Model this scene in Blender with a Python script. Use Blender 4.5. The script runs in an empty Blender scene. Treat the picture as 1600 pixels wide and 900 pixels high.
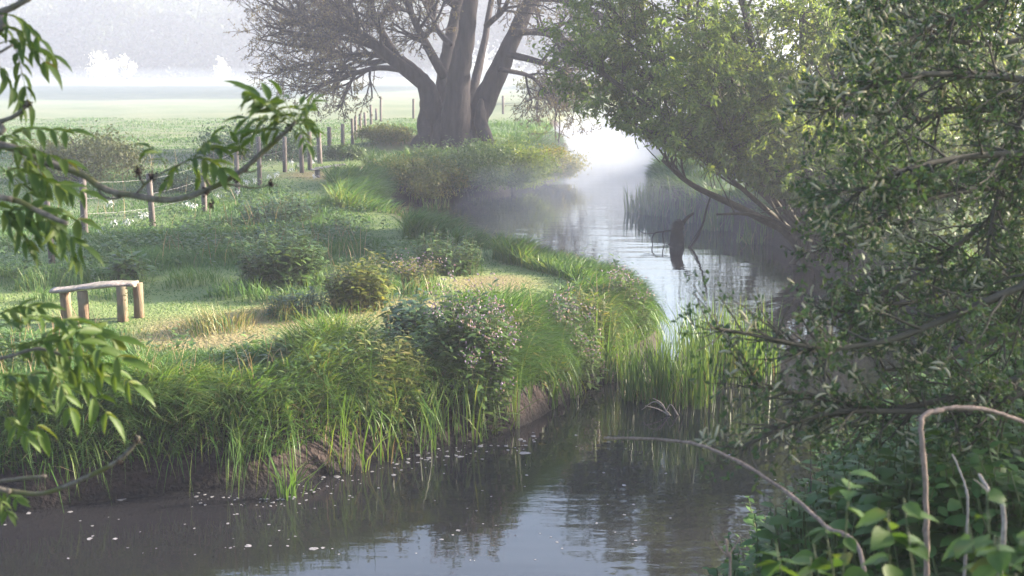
import bpy, math, random
import numpy as np
from mathutils import Vector, Matrix

# ------------------------------------------------------------------ camera, world, sun, exposure
S = bpy.context.scene
COL = S.collection
R = np.random.default_rng(11)
random.seed(11)
F = 2198.0                       # focal length in pixels of the 1600 wide photograph
HC = 3.75                        # camera height above the river
PITCH = math.atan(380 / F)
cam_d = bpy.data.cameras.new('camera')
cam = bpy.data.objects.new('camera', cam_d); COL.objects.link(cam)
cam.location = (0, 0, HC)
cam.rotation_euler = (math.pi / 2 - PITCH, 0, 0)
cam_d.sensor_width = 36; cam_d.lens = 36 * F / 1600
cam_d.clip_start = 0.05; cam_d.clip_end = 4000
cam_d.dof.use_dof = True; cam_d.dof.focus_distance = 17; cam_d.dof.aperture_fstop = 5.6
S.camera = cam

SUN_AZ, SUN_EL = 73, 18          # clockwise from the view axis (+Y) towards +X
W = bpy.data.worlds.new('World'); S.world = W; W.use_nodes = True
nt = W.node_tree; nt.nodes.clear()
sky = nt.nodes.new('ShaderNodeTexSky'); sky.sky_type = 'NISHITA'; sky.sun_disc = False
sky.sun_elevation = math.radians(SUN_EL); sky.sun_rotation = math.radians(SUN_AZ)
sky.air_density = 1.0; sky.dust_density = 3.0; sky.ozone_density = 2.0
hs = nt.nodes.new('ShaderNodeHueSaturation'); hs.inputs['Saturation'].default_value = 0.9
bg = nt.nodes.new('ShaderNodeBackground'); bg.inputs['Strength'].default_value = 0.09
wo = nt.nodes.new('ShaderNodeOutputWorld')
nt.links.new(sky.outputs[0], hs.inputs['Color']); nt.links.new(hs.outputs[0], bg.inputs[0]); nt.links.new(bg.outputs[0], wo.inputs[0])
sd = bpy.data.lights.new('sun', 'SUN'); sun = bpy.data.objects.new('sun', sd); COL.objects.link(sun)
sd.energy = 5.0; sd.angle = math.radians(1.5); sd.color = (1.0, 0.86, 0.68)
a, e = math.radians(SUN_AZ), math.radians(SUN_EL)
SUNV = Vector((math.sin(a) * math.cos(e), math.cos(a) * math.cos(e), math.sin(e)))
sun.rotation_euler = SUNV.to_track_quat('Z', 'Y').to_euler()
S.view_settings.view_transform = 'Standard'; S.view_settings.look = 'None'
S.view_settings.gamma = 1; S.view_settings.exposure = 3.0
S.view_settings.use_curve_mapping = False
cy = S.cycles
cy.max_bounces = 6; cy.diffuse_bounces = 3; cy.glossy_bounces = 2; cy.transmission_bounces = 3
cy.transparent_max_bounces = 4; cy.volume_bounces = 1
cy.caustics_reflective = False; cy.caustics_refractive = False
cy.sample_clamp_indirect = 4
cy.use_denoising = True
HAZE_DENSITY = 0.0021

# ------------------------------------------------------------------ pixel <-> place
CP, SP = math.cos(PITCH), math.sin(PITCH)
def ray(px, py):
    u, v = (px - 800) / F, (450 - py) / F
    return np.array([u, CP + v * SP, -SP + v * CP])
def at(px, py, Y):
    d = ray(px, py); return np.array([0, 0, HC]) + d * (Y / d[1])
def plane(px, py, z):
    d = ray(px, py); return np.array([0, 0, HC]) + d * ((z - HC) / d[2])

# ------------------------------------------------------------------ helpers
def nrm(v): return v / np.maximum(np.linalg.norm(v, axis=-1, keepdims=True), 1e-9)
ROOTS = []
class Geo:
    def __init__(s): s.v = []; s.f3 = []; s.f4 = []; s.n = 0
    def add(s, v, f3=None, f4=None):
        v = np.asarray(v, float).reshape(-1, 3)
        if f3 is not None and len(f3): s.f3.append(np.asarray(f3, np.int64).reshape(-1, 3) + s.n)
        if f4 is not None and len(f4): s.f4.append(np.asarray(f4, np.int64).reshape(-1, 4) + s.n)
        s.v.append(v); s.n += len(v)
    def build(s, name, mat, parent=None, smooth=True, origin=None):
        me = bpy.data.meshes.new(name)
        v = np.concatenate(s.v) if s.v else np.zeros((0, 3))
        o = bpy.data.objects.new(name, me); COL.objects.link(o)
        off = np.zeros(3)
        if parent is not None:
            o.parent = parent; off = np.array(parent.get('_org', (0, 0, 0)))
        elif origin is not None:
            off = np.array(origin); o.location = tuple(off)
        v = v - off
        f3 = np.concatenate(s.f3) if s.f3 else np.zeros((0, 3), np.int64)
        f4 = np.concatenate(s.f4) if s.f4 else np.zeros((0, 4), np.int64)
        me.vertices.add(len(v)); me.vertices.foreach_set('co', v.astype(np.float32).ravel())
        loops = np.concatenate([f3.ravel(), f4.ravel()]).astype(np.int32)
        me.loops.add(len(loops)); me.loops.foreach_set('vertex_index', loops)
        starts = np.concatenate([np.arange(len(f3)) * 3, len(f3) * 3 + np.arange(len(f4)) * 4]).astype(np.int32)
        me.polygons.add(len(starts)); me.polygons.foreach_set('loop_start', starts)
        me.polygons.foreach_set('use_smooth', np.full(len(starts), smooth))
        me.update(calc_edges=True)
        me.materials.append(mat)
        o['_org'] = [float(c) for c in off]; ROOTS.append(o)
        return o
def root(name, label, cat, loc, group=None):
    o = bpy.data.objects.new(name, None); COL.objects.link(o)
    o.location = tuple(loc); o['_org'] = [float(c) for c in loc]
    o.empty_display_size = 0.2
    o['label'] = label; o['category'] = cat
    if group: o['group'] = group
    ROOTS.append(o)
    return o
def tag(o, label=None, cat=None, group=None, kind=None):
    for k, v in (('label', label), ('category', cat), ('group', group), ('kind', kind)):
        if v: o[k] = v
    return o

def tube(G, pts, rad, sides=6, cap=True, wob=0.0):
    pts = np.asarray(pts, float); n = len(pts); rad = np.broadcast_to(np.asarray(rad, float), (n,))
    t = np.gradient(pts, axis=0); t = nrm(t)
    ref = np.array([0, 0, 1.0]) if abs(t[0][2]) < 0.9 else np.array([1.0, 0, 0])
    u = nrm(np.cross(t[0], ref)); us = [u]
    for i in range(1, n):
        u = us[-1] - t[i] * np.dot(us[-1], t[i]); us.append(u / max(np.linalg.norm(u), 1e-9))
    us = np.array(us); w = np.cross(t, us)
    an = np.linspace(0, 2 * np.pi, sides, endpoint=False)
    r = np.repeat(rad[:, None], sides, 1)
    if wob: r = r * (1 + wob * R.uniform(-1, 1, (n, sides)))
    v = pts[:, None] + r[..., None] * (np.cos(an)[None, :, None] * us[:, None] + np.sin(an)[None, :, None] * w[:, None])
    i = np.arange(n - 1)[:, None] * sides; j = np.arange(sides)[None]; k = (j + 1) % sides
    f4 = np.stack([i + j, i + k, i + sides + k, i + sides + j], -1).reshape(-1, 4)
    v = v.reshape(-1, 3); f3 = []
    if cap:
        b = len(v); v = np.vstack([v, pts[0], pts[-1]])
        for q in range(sides):
            f3.append((b, (q + 1) % sides, q)); f3.append((b + 1, (n - 1) * sides + q, (n - 1) * sides + (q + 1) % sides))
    G.add(v, f3, f4)
def smooth_line(pts, per=6):
    p = np.asarray(pts, float); p = np.vstack([2 * p[0] - p[1], p, 2 * p[-1] - p[-2]]); out = []
    for i in range(1, len(p) - 2):
        for t in np.linspace(0, 1, per, endpoint=False):
            a_, b_, c_, d_ = p[i - 1], p[i], p[i + 1], p[i + 2]
            out.append(0.5 * (2 * b_ + (c_ - a_) * t + (2 * a_ - 5 * b_ + 4 * c_ - d_) * t * t + (3 * b_ - a_ - 3 * c_ + d_) * t ** 3))
    out.append(p[-2]); return np.array(out)

# leaf templates: along, across, up; faces
T_SMALL = (np.array([(0, 0, 0), (.4, .5, .05), (.4, -.5, .05), (.75, .33, .0), (.75, -.33, .0), (1, 0, -.1)]),
           [(0, 2, 1), (3, 4, 5)], [(1, 2, 4, 3)])
T_TINY = (np.array([(0, 0, 0), (.5, .5, .06), (.5, -.5, .06), (1, 0, -.05)]), [(0, 2, 1), (1, 2, 3)], [])
def _fine():
    v, f4, f3 = [], [], []
    lv = [(0.12, .30), (.32, .50), (.55, .46), (.78, .26)]
    v.append((0, 0, 0))
    for s_, w_ in lv: v += [(s_, w_, .10 * w_ * 2 - .16 * s_ * s_), (s_, 0, -.16 * s_ * s_), (s_, -w_, .10 * w_ * 2 - .16 * s_ * s_)]
    v.append((1, 0, -.2))
    f3 += [(0, 2, 1), (0, 3, 2)]
    for i in range(3):
        b = 1 + 3 * i; f4 += [(b, b + 1, b + 4, b + 3), (b + 1, b + 2, b + 5, b + 4)]
    b = 10; f3 += [(b, b + 1, 13), (b + 1, b + 2, 13)]
    return (np.array(v), f3, f4)
T_FINE = _fine()
def leaves(G, base, d, up, L, Wd, T=T_SMALL):
    base = np.asarray(base, float).reshape(-1, 3); N = len(base)
    if N == 0: return
    d = nrm(np.broadcast_to(np.asarray(d, float), (N, 3))); up = np.broadcast_to(np.asarray(up, float), (N, 3))
    s = nrm(np.cross(d, up)); up = np.cross(s, d)
    L = np.broadcast_to(np.asarray(L, float), (N,)); Wd = np.broadcast_to(np.asarray(Wd, float), (N,))
    tv, f3, f4 = T; M = len(tv)
    v = base[:, None] + d[:, None] * (L[:, None] * tv[None, :, 0])[..., None] + s[:, None] * (Wd[:, None] * tv[None, :, 1])[..., None] \
        + up[:, None] * (L[:, None] * tv[None, :, 2])[..., None]
    o = (np.arange(N) * M)[:, None, None]
    G.add(v, (np.array(f3)[None] + o) if len(f3) else None, (np.array(f4)[None] + o) if len(f4) else None)
def blades(G, base, h, w, lean, bend, lv=3, face=None, droop=None):
    """grass blades: ribbons that taper and bend over towards lean (unit horizontal)"""
    N = len(base)
    if N == 0: return
    s = np.array([0, .5, 1.0]) if lv == 3 else np.array([0, .35, .7, 1.0])
    h = h[:, None]; bend = bend[:, None]
    out = h * bend * s ** 2; upz = h * (s - .42 * bend * s ** 2 - .22 * np.maximum(bend - .8, 0) * s ** 3)
    if droop is not None: out = h * .62 * s ** .8; upz = h * (.6 * s - droop[:, None] * s ** 2)
    p = base[:, None] + lean[:, None] * out[..., None]; p[..., 2] += upz
    an = R.uniform(0, np.pi, N) if face is None else face
    sd_ = np.stack([np.cos(an), np.sin(an), np.zeros(N)], -1)
    wd = w[:, None] * (np.array([.7, .9, 0]) if lv == 3 else np.array([.7, 1, .7, 0]))[None]
    k = len(s) - 1
    a_ = p[:, :k] + sd_[:, None] * wd[:, :k, None] * .5; b_ = p[:, :k] - sd_[:, None] * wd[:, :k, None] * .5
    v = np.concatenate([np.stack([a_, b_], 2).reshape(N, 2 * k, 3), p[:, k:]], 1)
    M = 2 * k + 1; o = (np.arange(N) * M)[:, None, None]
    f4 = np.array([(2 * i, 2 * i + 1, 2 * i + 3, 2 * i + 2) for i in range(k - 1)])[None] + o
    f3 = np.array([(2 * k - 2, 2 * k - 1, 2 * k)])[None] + o
    G.add(v, f3, f4)

# value noise in numpy
_P = R.uniform(0, 1, (256, 256))
def vn(x, y, sc=1.0, off=0):
    x = np.asarray(x) / sc + off * 17.3 + 500; y = np.asarray(y) / sc + off * 9.7 + 500
    xi = np.floor(x).astype(int); yi = np.floor(y).astype(int); fx = x - xi; fy = y - yi
    fx = fx * fx * (3 - 2 * fx); fy = fy * fy * (3 - 2 * fy)
    g = lambda i, j: _P[i % 256, j % 256]
    return (g(xi, yi) * (1 - fx) + g(xi + 1, yi) * fx) * (1 - fy) + (g(xi, yi + 1) * (1 - fx) + g(xi + 1, yi + 1) * fx) * fy
def sst(a_, b_, x):
    t = np.clip((x - a_) / (b_ - a_), 0, 1); return t * t * (3 - 2 * t)

# ------------------------------------------------------------------ materials
def newmat(name):
    m = bpy.data.materials.new(name); m.use_nodes = True; n = m.node_tree; n.nodes.clear(); return m, n
def N_(n, t, **k):
    x = n.nodes.new(t)
    for a_, b_ in k.items(): setattr(x, a_, b_)
    return x
def noise(n, sc, det=3, src=None, rough=.5):
    x = N_(n, 'ShaderNodeTexNoise'); x.inputs['Scale'].default_value = sc; x.inputs['Detail'].default_value = det; x.inputs['Roughness'].default_value = rough
    if src is None:
        g = N_(n, 'ShaderNodeNewGeometry'); src = g.outputs['Position']
    n.links.new(src, x.inputs['Vector']); return x.outputs['Fac']
def ramp(n, fac, stops):
    r = N_(n, 'ShaderNodeValToRGB'); el = r.color_ramp.elements
    while len(el) < len(stops): el.new(.5)
    for q, (p, c) in enumerate(stops): el[q].position = p; el[q].color = (*c, 1)
    n.links.new(fac, r.inputs[0]); return r.outputs[0]
def mixc(n, fac, a_, b_, mode='MIX'):
    x = N_(n, 'ShaderNodeMix', data_type='RGBA', blend_type=mode)
    for s_, q in ((0, fac), (6, a_), (7, b_)):
        if isinstance(q, (int, float)): x.inputs[s_].default_value = q
        elif isinstance(q, tuple): x.inputs[s_].default_value = (*q, 1)
        else: n.links.new(q, x.inputs[s_])
    return x.outputs[2]
def leafmat(name, cols, trans=.35, rough=.5, spec=.35, nscale=.6, warm=(1.25, 1.15, .6)):
    m, n = newmat(name)
    g = N_(n, 'ShaderNodeNewGeometry'); no = noise(n, nscale, 2, g.outputs['Position'])
    ad = N_(n, 'ShaderNodeMath', operation='MULTIPLY_ADD'); n.links.new(g.outputs['Random Per Island'], ad.inputs[0]); ad.inputs[1].default_value = .6
    mu = N_(n, 'ShaderNodeMath', operation='MULTIPLY_ADD'); n.links.new(no, mu.inputs[0]); mu.inputs[1].default_value = .9; mu.inputs[2].default_value = -.25
    n.links.new(mu.outputs[0], ad.inputs[2])
    k = len(cols); c = ramp(n, ad.outputs[0], [(q / (k - 1), cc) for q, cc in enumerate(cols)])
    b = N_(n, 'ShaderNodeBsdfPrincipled'); n.links.new(c, b.inputs['Base Color']); b.inputs['Roughness'].default_value = rough; b.inputs['Specular IOR Level'].default_value = spec * .7
    t = N_(n, 'ShaderNodeBsdfTranslucent'); n.links.new(mixc(n, 1.0, c, warm, 'MULTIPLY'), t.inputs[0])
    mx = N_(n, 'ShaderNodeMixShader'); mx.inputs[0].default_value = trans
    n.links.new(b.outputs[0], mx.inputs[1]); n.links.new(t.outputs[0], mx.inputs[2])
    o = N_(n, 'ShaderNodeOutputMaterial'); n.links.new(mx.outputs[0], o.inputs[0]); return m
def barkmat(name, c1, c2, sc=6, bump=.6, stretch=.25, moss=None):
    m, n = newmat(name)
    g = N_(n, 'ShaderNodeNewGeometry'); mp = N_(n, 'ShaderNodeMapping'); mp.inputs['Scale'].default_value = (1, 1, stretch)
    n.links.new(g.outputs['Position'], mp.inputs[0])
    a_ = noise(n, sc, 6, mp.outputs[0], .7); b_ = noise(n, sc * .2, 3, g.outputs['Position'])
    c = ramp(n, a_, [(.3, c1), (.7, c2)])
    if moss:
        mf = ramp(n, b_, [(.48, (0, 0, 0)), (.62, (1, 1, 1))]); c = mixc(n, mf, c, moss)
    p = N_(n, 'ShaderNodeBsdfPrincipled'); n.links.new(c, p.inputs['Base Color']); p.inputs['Roughness'].default_value = .85; p.inputs['Specular IOR Level'].default_value = .25
    bp = N_(n, 'ShaderNodeBump'); bp.inputs['Strength'].default_value = bump; bp.inputs['Distance'].default_value = .3 / sc
    n.links.new(a_, bp.inputs['Height']); n.links.new(bp.outputs[0], p.inputs['Normal'])
    o = N_(n, 'ShaderNodeOutputMaterial'); n.links.new(p.outputs[0], o.inputs[0]); return m

M = {}
M['grass'] = leafmat('meadow_grass', [(.032, .08, .028), (.045, .11, .034), (.07, .14, .04), (.13, .165, .06)], .38, .5, .3, .35)
M['grass_dry'] = leafmat('dry_short_grass', [(.07, .11, .03), (.12, .14, .045), (.2, .17, .08), (.26, .2, .1)], .3, .5, .4, .5)
M['grass_long'] = leafmat('bank_grass', [(.028, .07, .018), (.045, .11, .024), (.075, .145, .03), (.15, .17, .05)], .42, .45, .3, .5)
M['dead_grass'] = leafmat('dead_stalks', [(.12, .08, .05), (.2, .15, .09), (.28, .22, .13)], .25, .6, .3, .5)
M['reed'] = leafmat('iris_reed', [(.035, .085, .02), (.055, .115, .025), (.085, .145, .032), (.17, .165, .055)], .4, .4, .4, .8)
M['herb'] = leafmat('herb_leaf', [(.028, .062, .022), (.045, .09, .026), (.07, .12, .03), (.11, .15, .04)], .33, .45, .45, 1.2)
M['herb_blue'] = leafmat('blue_green_leaf', [(.028, .06, .03), (.042, .085, .038), (.06, .105, .04)], .3, .45, .5, 1.2)
M['herb_yel'] = leafmat('yellow_green_leaf', [(.05, .085, .018), (.09, .125, .025), (.14, .15, .04), (.2, .16, .06)], .4, .45, .4, 1.2)
M['nettle'] = leafmat('nettle_leaf', [(.034, .08, .022), (.052, .115, .028), (.08, .15, .036)], .38, .5, .3, 2.0)
M['broad'] = leafmat('bramble_leaf', [(.028, .06, .016), (.045, .095, .02), (.07, .12, .024), (.13, .11, .04)], .4, .5, .35, 22)
M['willow'] = leafmat('willow_leaf', [(.065, .11, .035), (.09, .145, .04), (.12, .175, .045), (.17, .20, .055)], .55, .5, .3, .35)
M['sallow'] = leafmat('sallow_leaf', [(.024, .052, .024), (.036, .074, .03), (.052, .095, .034), (.11, .14, .04)], .34, .5, .25, 1.5)
M['oldleaf'] = leafmat('budding_leaf', [(.085, .065, .055), (.10, .085, .05), (.11, .11, .05)], .35, .6, .2, .3)
M['ash'] = leafmat('ash_leaf', [(.04, .08, .014), (.065, .115, .018), (.10, .145, .022), (.13, .085, .03)], .42, .48, .35, 9)
M['shrub'] = leafmat('shrub_leaf', [(.055, .075, .03), (.08, .10, .035), (.11, .11, .05)], .35, .55, .3, .4)
M['far'] = leafmat('far_foliage', [(.045, .07, .035), (.06, .085, .04), (.08, .095, .045)], .3, .6, .2, .08)
M['warmleaf'] = leafmat('sunny_foliage', [(.06, .09, .02), (.09, .12, .025), (.14, .14, .035), (.2, .16, .05)], .5, .5, .3, .4)
M['blossom'] = leafmat('white_blossom', [(.7, .7, .66), (.8, .8, .78)], .3, .6, .2)
M['petal'] = leafmat('purple_petal', [(.10, .07, .14), (.17, .13, .22), (.28, .23, .30)], .4, .6, .2, 3)
M['catkin'] = leafmat('catkin_fluff', [(.24, .24, .16), (.36, .34, .25), (.48, .45, .36)], .25, .8, .1, 3)
M['bark'] = barkmat('old_bark', (.005, .004, .005), (.032, .025, .028), 7, 1.0, .16)
M['twig'] = barkmat('twig_bark', (.024, .018, .02), (.05, .04, .04), 12, .2, 1)
M['wbark'] = barkmat('willow_bark', (.035, .032, .025), (.075, .068, .05), 10, .4, .6)
M['wtwig'] = barkmat('willow_twig', (.035, .04, .02), (.06, .065, .03), 12, .2, 1)
M['ashbark'] = barkmat('ash_bark', (.045, .04, .034), (.16, .14, .12), 60, .5, 1, (.07, .075, .025))
M['darkbud'] = barkmat('dark_bud', (.012, .009, .008), (.035, .022, .016), 80, .5, 1)
M['deadstem'] = barkmat('dead_stem', (.07, .05, .042), (.27, .20, .17), 60, .8, .4)
M['palestem'] = barkmat('pale_dead_stem', (.13, .105, .09), (.30, .26, .23), 45, .4, 1)
M['post'] = barkmat('weathered_post', (.04, .034, .032), (.15, .128, .118), 18, .5, .15)
M['log'] = barkmat('log_leg', (.07, .045, .03), (.25, .17, .11), 22, 1.0, .12, (.11, .095, .06))
M['plank'] = barkmat('weathered_plank', (.09, .072, .065), (.36, .31, .285), 26, 1.0, 1, (.16, .15, .12))
M['stem'] = leafmat('green_stem', [(.05, .08, .025), (.08, .10, .04), (.11, .09, .06)], .1, .5, .4)
M['stump'] = barkmat('wet_stump', (.005, .004, .004), (.016, .013, .013), 10, .8, .3)
m, n = newmat('fence_wire'); p = N_(n, 'ShaderNodeBsdfPrincipled'); p.inputs['Base Color'].default_value = (.16, .16, .17, 1); p.inputs['Metallic'].default_value = .6; p.inputs['Roughness'].default_value = .45
o = N_(n, 'ShaderNodeOutputMaterial'); n.links.new(p.outputs[0], o.inputs[0]); M['wire'] = m
m, n = newmat('foam'); p = N_(n, 'ShaderNodeBsdfPrincipled'); p.inputs['Roughness'].default_value = .7
n.links.new(ramp(n, noise(n, 30, 3), [(.3, (.08, .078, .085)), (.7, (.22, .215, .225))]), p.inputs['Base Color'])
o = N_(n, 'ShaderNodeOutputMaterial'); n.links.new(p.outputs[0], o.inputs[0]); M['foam'] = m
m, n = newmat('wool'); p = N_(n, 'ShaderNodeBsdfPrincipled'); p.inputs['Base Color'].default_value = (.55, .55, .57, 1); p.inputs['Roughness'].default_value = .8
o = N_(n, 'ShaderNodeOutputMaterial'); n.links.new(p.outputs[0], o.inputs[0]); M['wool'] = m

# ------------------------------------------------------------------ river outline and ground
left_px = [(0, 795), (120, 785), (230, 772), (330, 765), (430, 757), (520, 735), (620, 708), (720, 686), (800, 665), (850, 640), (890, 618), (950, 590),
           (1000, 560)]
back = [(1.8, 17.3), (1.92, 18.1), (1.7, 19.1), (1.2, 20.1), (.55, 21.3), (-.25, 22.5), (-1.1, 24.1), (-1.75, 25.8), (-2.5, 28.5), (-2.85, 31.5), (-2.7, 34)]
far_px = [(690, 300), (760, 296), (830, 286), (872, 268), (885, 250), (878, 232), (872, 220), (870, 212)]
right_px = [(1010, 213), (1035, 235), (1045, 262), (1015, 296), (1008, 326), (1060, 341), (1150, 362), (1240, 395), (1330, 450)]
pl = lambda L: [plane(x, y, 0)[:2] for x, y in L]
RIV = [(-60, 8), (-20, 11.5), (-9, 11.6), (-6, 11.7)] + pl(left_px) + back + pl(far_px) + [(7.5, 72), (14, 84), (40, 100), (120, 118)] \
    + [(120, 110), (42, 91), (18, 76), (9.5, 68)] + pl(right_px) + [(5.9, 18.5), (4.9, 15), (3.4, 12.3), (2.2, 10.2), (1.3, 8.6), (0.2, 7.0), (-2.5, 6.0), (-6, 5.6), (-20, 4.5), (-60, 0)]
RIV = smooth_line([tuple(p) for p in RIV], 3)
def river_d(x, y):
    """signed distance to the water's edge, positive on land"""
    x = np.asarray(x, float).ravel(); y = np.asarray(y, float).ravel()
    a_ = RIV; b_ = np.roll(RIV, -1, 0); best = np.full(len(x), 1e9); ins = np.zeros(len(x), bool)
    for (ax, ay), (bx, by) in zip(a_, b_):
        dx, dy = bx - ax, by - ay; L2 = dx * dx + dy * dy + 1e-12
        t = np.clip(((x - ax) * dx + (y - ay) * dy) / L2, 0, 1)
        best = np.minimum(best, (x - ax - t * dx) ** 2 + (y - ay - t * dy) ** 2)
        c = ((ay > y) != (by > y)) & (x < (bx - ax) * (y - ay) / (by - ay + 1e-12) + ax); ins ^= c
    d = np.sqrt(best); return np.where(ins, -d, d)
def seg_d(x, y, line):
    best = np.full(np.shape(x), 1e9)
    for (ax, ay), (bx, by) in zip(line[:-1], line[1:]):
        dx, dy = bx - ax, by - ay; t = np.clip(((x - ax) * dx + (y - ay) * dy) / (dx * dx + dy * dy + 1e-12), 0, 1)
        best = np.minimum(best, np.hypot(x - ax - t * dx, y - ay - t * dy))
    return best
def plateau(x, y):
    z = .56 + .10 * vn(x, y, 2.2) + .05 * vn(x, y, .7, 3)
    z = z + 1.35 * sst(9.5, 4.0, y + 3.6 * sst(1.6, .2, x) - .5 * np.maximum(x - 1.4, 0) * (y < 14)) * (x < 30)      # the high near bank
    z = z + .45 * sst(6, 0, np.hypot((x - 5.8) / 1.6, (y - 71) / 1)) * 2   # hummock at the far bend
    z = z + .35 * sst(3.5, 0, np.hypot(x + 2.2, y - 45))   # roots of the old tree
    return z
def ground_z(x, y, d=None):
    x = np.asarray(x, float); y = np.asarray(y, float); sh = x.shape
    x = x.ravel(); y = y.ravel()
    if d is None: d = river_d(x, y)
    near = (y < 20)
    pz = plateau(x, y)
    w = .3 + .3 * vn(x, y, 1.3, 5) + np.where((x > 0) & (y < 13), 1.8, 0)
    t = np.clip((d + .25) / (w + .25), 0, 1); t = 1 - (1 - t) ** 2.2
    return (-.55 + (pz + .55) * t).reshape(sh)
def gz(x, y): return float(ground_z(np.array([x]), np.array([y]))[0])
def gp(px, py):
    d = ray(px, py); yy = np.concatenate([np.arange(4, 30, .04), np.arange(30, 110, .2)])
    P_ = np.array([0, 0, HC]) + d[None] * (yy / d[1])[:, None]; g_ = ground_z(P_[:, 0], P_[:, 1])
    k = np.argmax(P_[:, 2] <= np.maximum(g_, 0)); p = P_[k].copy(); p[2] = g_[k]; return p

PATH = [gp(*q)[:2] for q in [(-60, 470), (120, 480), (300, 455), (420, 510), (560, 500), (690, 470), (800, 440), (790, 415), (700, 372), (610, 330), (545, 303), (495, 282), (500, 262), (570, 245), (650, 228), (640, 208)]]
FLINE = [gp(*q)[:2] for q in [(82, 412), (239, 354), (371, 305), (472, 271), (551, 226), (595, 190)]]
DRY = [(gp(*q)[:2], r) for q, r in [((330, 515), 1.3), ((560, 490), 1.3), ((650, 480), .9), ((770, 445), .9), ((500, 275), 1.4), ((600, 262), 1.5), ((660, 222), 2.0), ((430, 500), 1.0)]]
def masks(x, y):
    path = np.maximum(sst(1.9, .9, seg_d(x, y, PATH)), .6 * sst(.9, .3, seg_d(x, y, FLINE)))
    dry = np.zeros_like(x)
    for (c, r) in DRY: dry = np.maximum(dry, sst(r, r * .35, np.hypot(x - c[0], (y - c[1]) * .8)))
    return path, np.clip(dry * (.55 + .8 * vn(x, y, .6, 8)), 0, 1)

def axis(lo, hi, step, far_lo, far_hi, grow=1.18):
    c = list(np.arange(lo, hi + 1e-6, step)); s_ = step; a_ = hi
    while a_ < far_hi: s_ *= grow; a_ += s_; c.append(a_)
    s_ = step; a_ = lo; pre = []
    while a_ > far_lo: s_ *= grow; a_ -= s_; pre.append(a_)
    return np.array(pre[::-1] + c)
gx = axis(-11, 9, .13, -650, 650); gy = axis(2, 50, .16, -60, 900)
XX, YY = np.meshgrid(gx, gy); dd = river_d(XX, YY).reshape(XX.shape)
ZZ = ground_z(XX, YY, dd.ravel())
G = Geo(); nx, ny = len(gx), len(gy)
i = np.arange(ny - 1)[:, None] * nx + np.arange(nx - 1)[None]
G.add(np.stack([XX, YY, ZZ], -1), None, np.stack([i, i + 1, i + nx + 1, i + nx], -1))
m, n = newmat('ground')
def attr(nm):
    x = N_(n, 'ShaderNodeAttribute', attribute_name=nm); return x.outputs['Fac']
g1 = noise(n, 3.0, 5); g2 = noise(n, .35, 3); g3 = noise(n, 25, 3)
base = ramp(n, g1, [(.3, (.035, .07, .022)), (.55, (.055, .10, .032)), (.75, (.085, .12, .04))])
base = mixc(n, ramp(n, g2, [(.4, (0, 0, 0)), (.65, (.6, .6, .6))]), base, (.085, .12, .05))
dryc = ramp(n, g3, [(.3, (.10, .10, .04)), (.55, (.19, .15, .075)), (.75, (.09, .12, .04))])
mudc = ramp(n, g3, [(.3, (.014, .010, .009)), (.7, (.038, .026, .023))])
base = mixc(n, attr('field'), base, ramp(n, g2, [(.35, (.085, .115, .055)), (.65, (.12, .135, .075))])); base = mixc(n, attr('path'), base, (.125, .165, .055)); base = mixc(n, attr('dry'), base, dryc); base = mixc(n, attr('mud'), base, mudc)
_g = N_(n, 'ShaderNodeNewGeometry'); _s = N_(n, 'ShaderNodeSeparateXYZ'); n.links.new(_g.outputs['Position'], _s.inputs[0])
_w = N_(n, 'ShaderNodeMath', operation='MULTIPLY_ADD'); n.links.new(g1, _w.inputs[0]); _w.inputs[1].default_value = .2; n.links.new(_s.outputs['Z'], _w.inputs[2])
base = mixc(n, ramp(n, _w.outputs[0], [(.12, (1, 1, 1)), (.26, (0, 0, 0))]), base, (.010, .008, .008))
p = N_(n, 'ShaderNodeBsdfPrincipled'); n.links.new(base, p.inputs['Base Color']); p.inputs['Roughness'].default_value = .9; p.inputs['Specular IOR Level'].default_value = .2
bp = N_(n, 'ShaderNodeBump'); bp.inputs['Strength'].default_value = .7; bp.inputs['Distance'].default_value = .05
n.links.new(g3, bp.inputs['Height']); n.links.new(bp.outputs[0], p.inputs['Normal'])
o = N_(n, 'ShaderNodeOutputMaterial'); n.links.new(p.outputs[0], o.inputs[0]); M['ground'] = m
ground = tag(G.build('ground', M['ground']), kind='structure')
pm, dm = masks(XX.ravel(), YY.ravel())
fieldm = np.maximum(sst(.2, -1.5, XX.ravel() - np.interp(YY.ravel(), [p_[1] for p_ in FLINE], [p_[0] for p_ in FLINE])) * sst(19, 23, YY.ravel()), sst(56, 62, YY.ravel()))
for nm, val in (('dry', dm), ('field', fieldm), ('path', pm * (.6 + .5 * vn(XX.ravel(), YY.ravel(), 1.5, 12))), ('mud', sst(.55, .25, dd.ravel()) * np.where(YY.ravel() < 60, 1, .5))):
    ground.data.attributes.new(nm, 'FLOAT', 'POINT').data.foreach_set('value', val.astype(np.float32))

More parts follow.
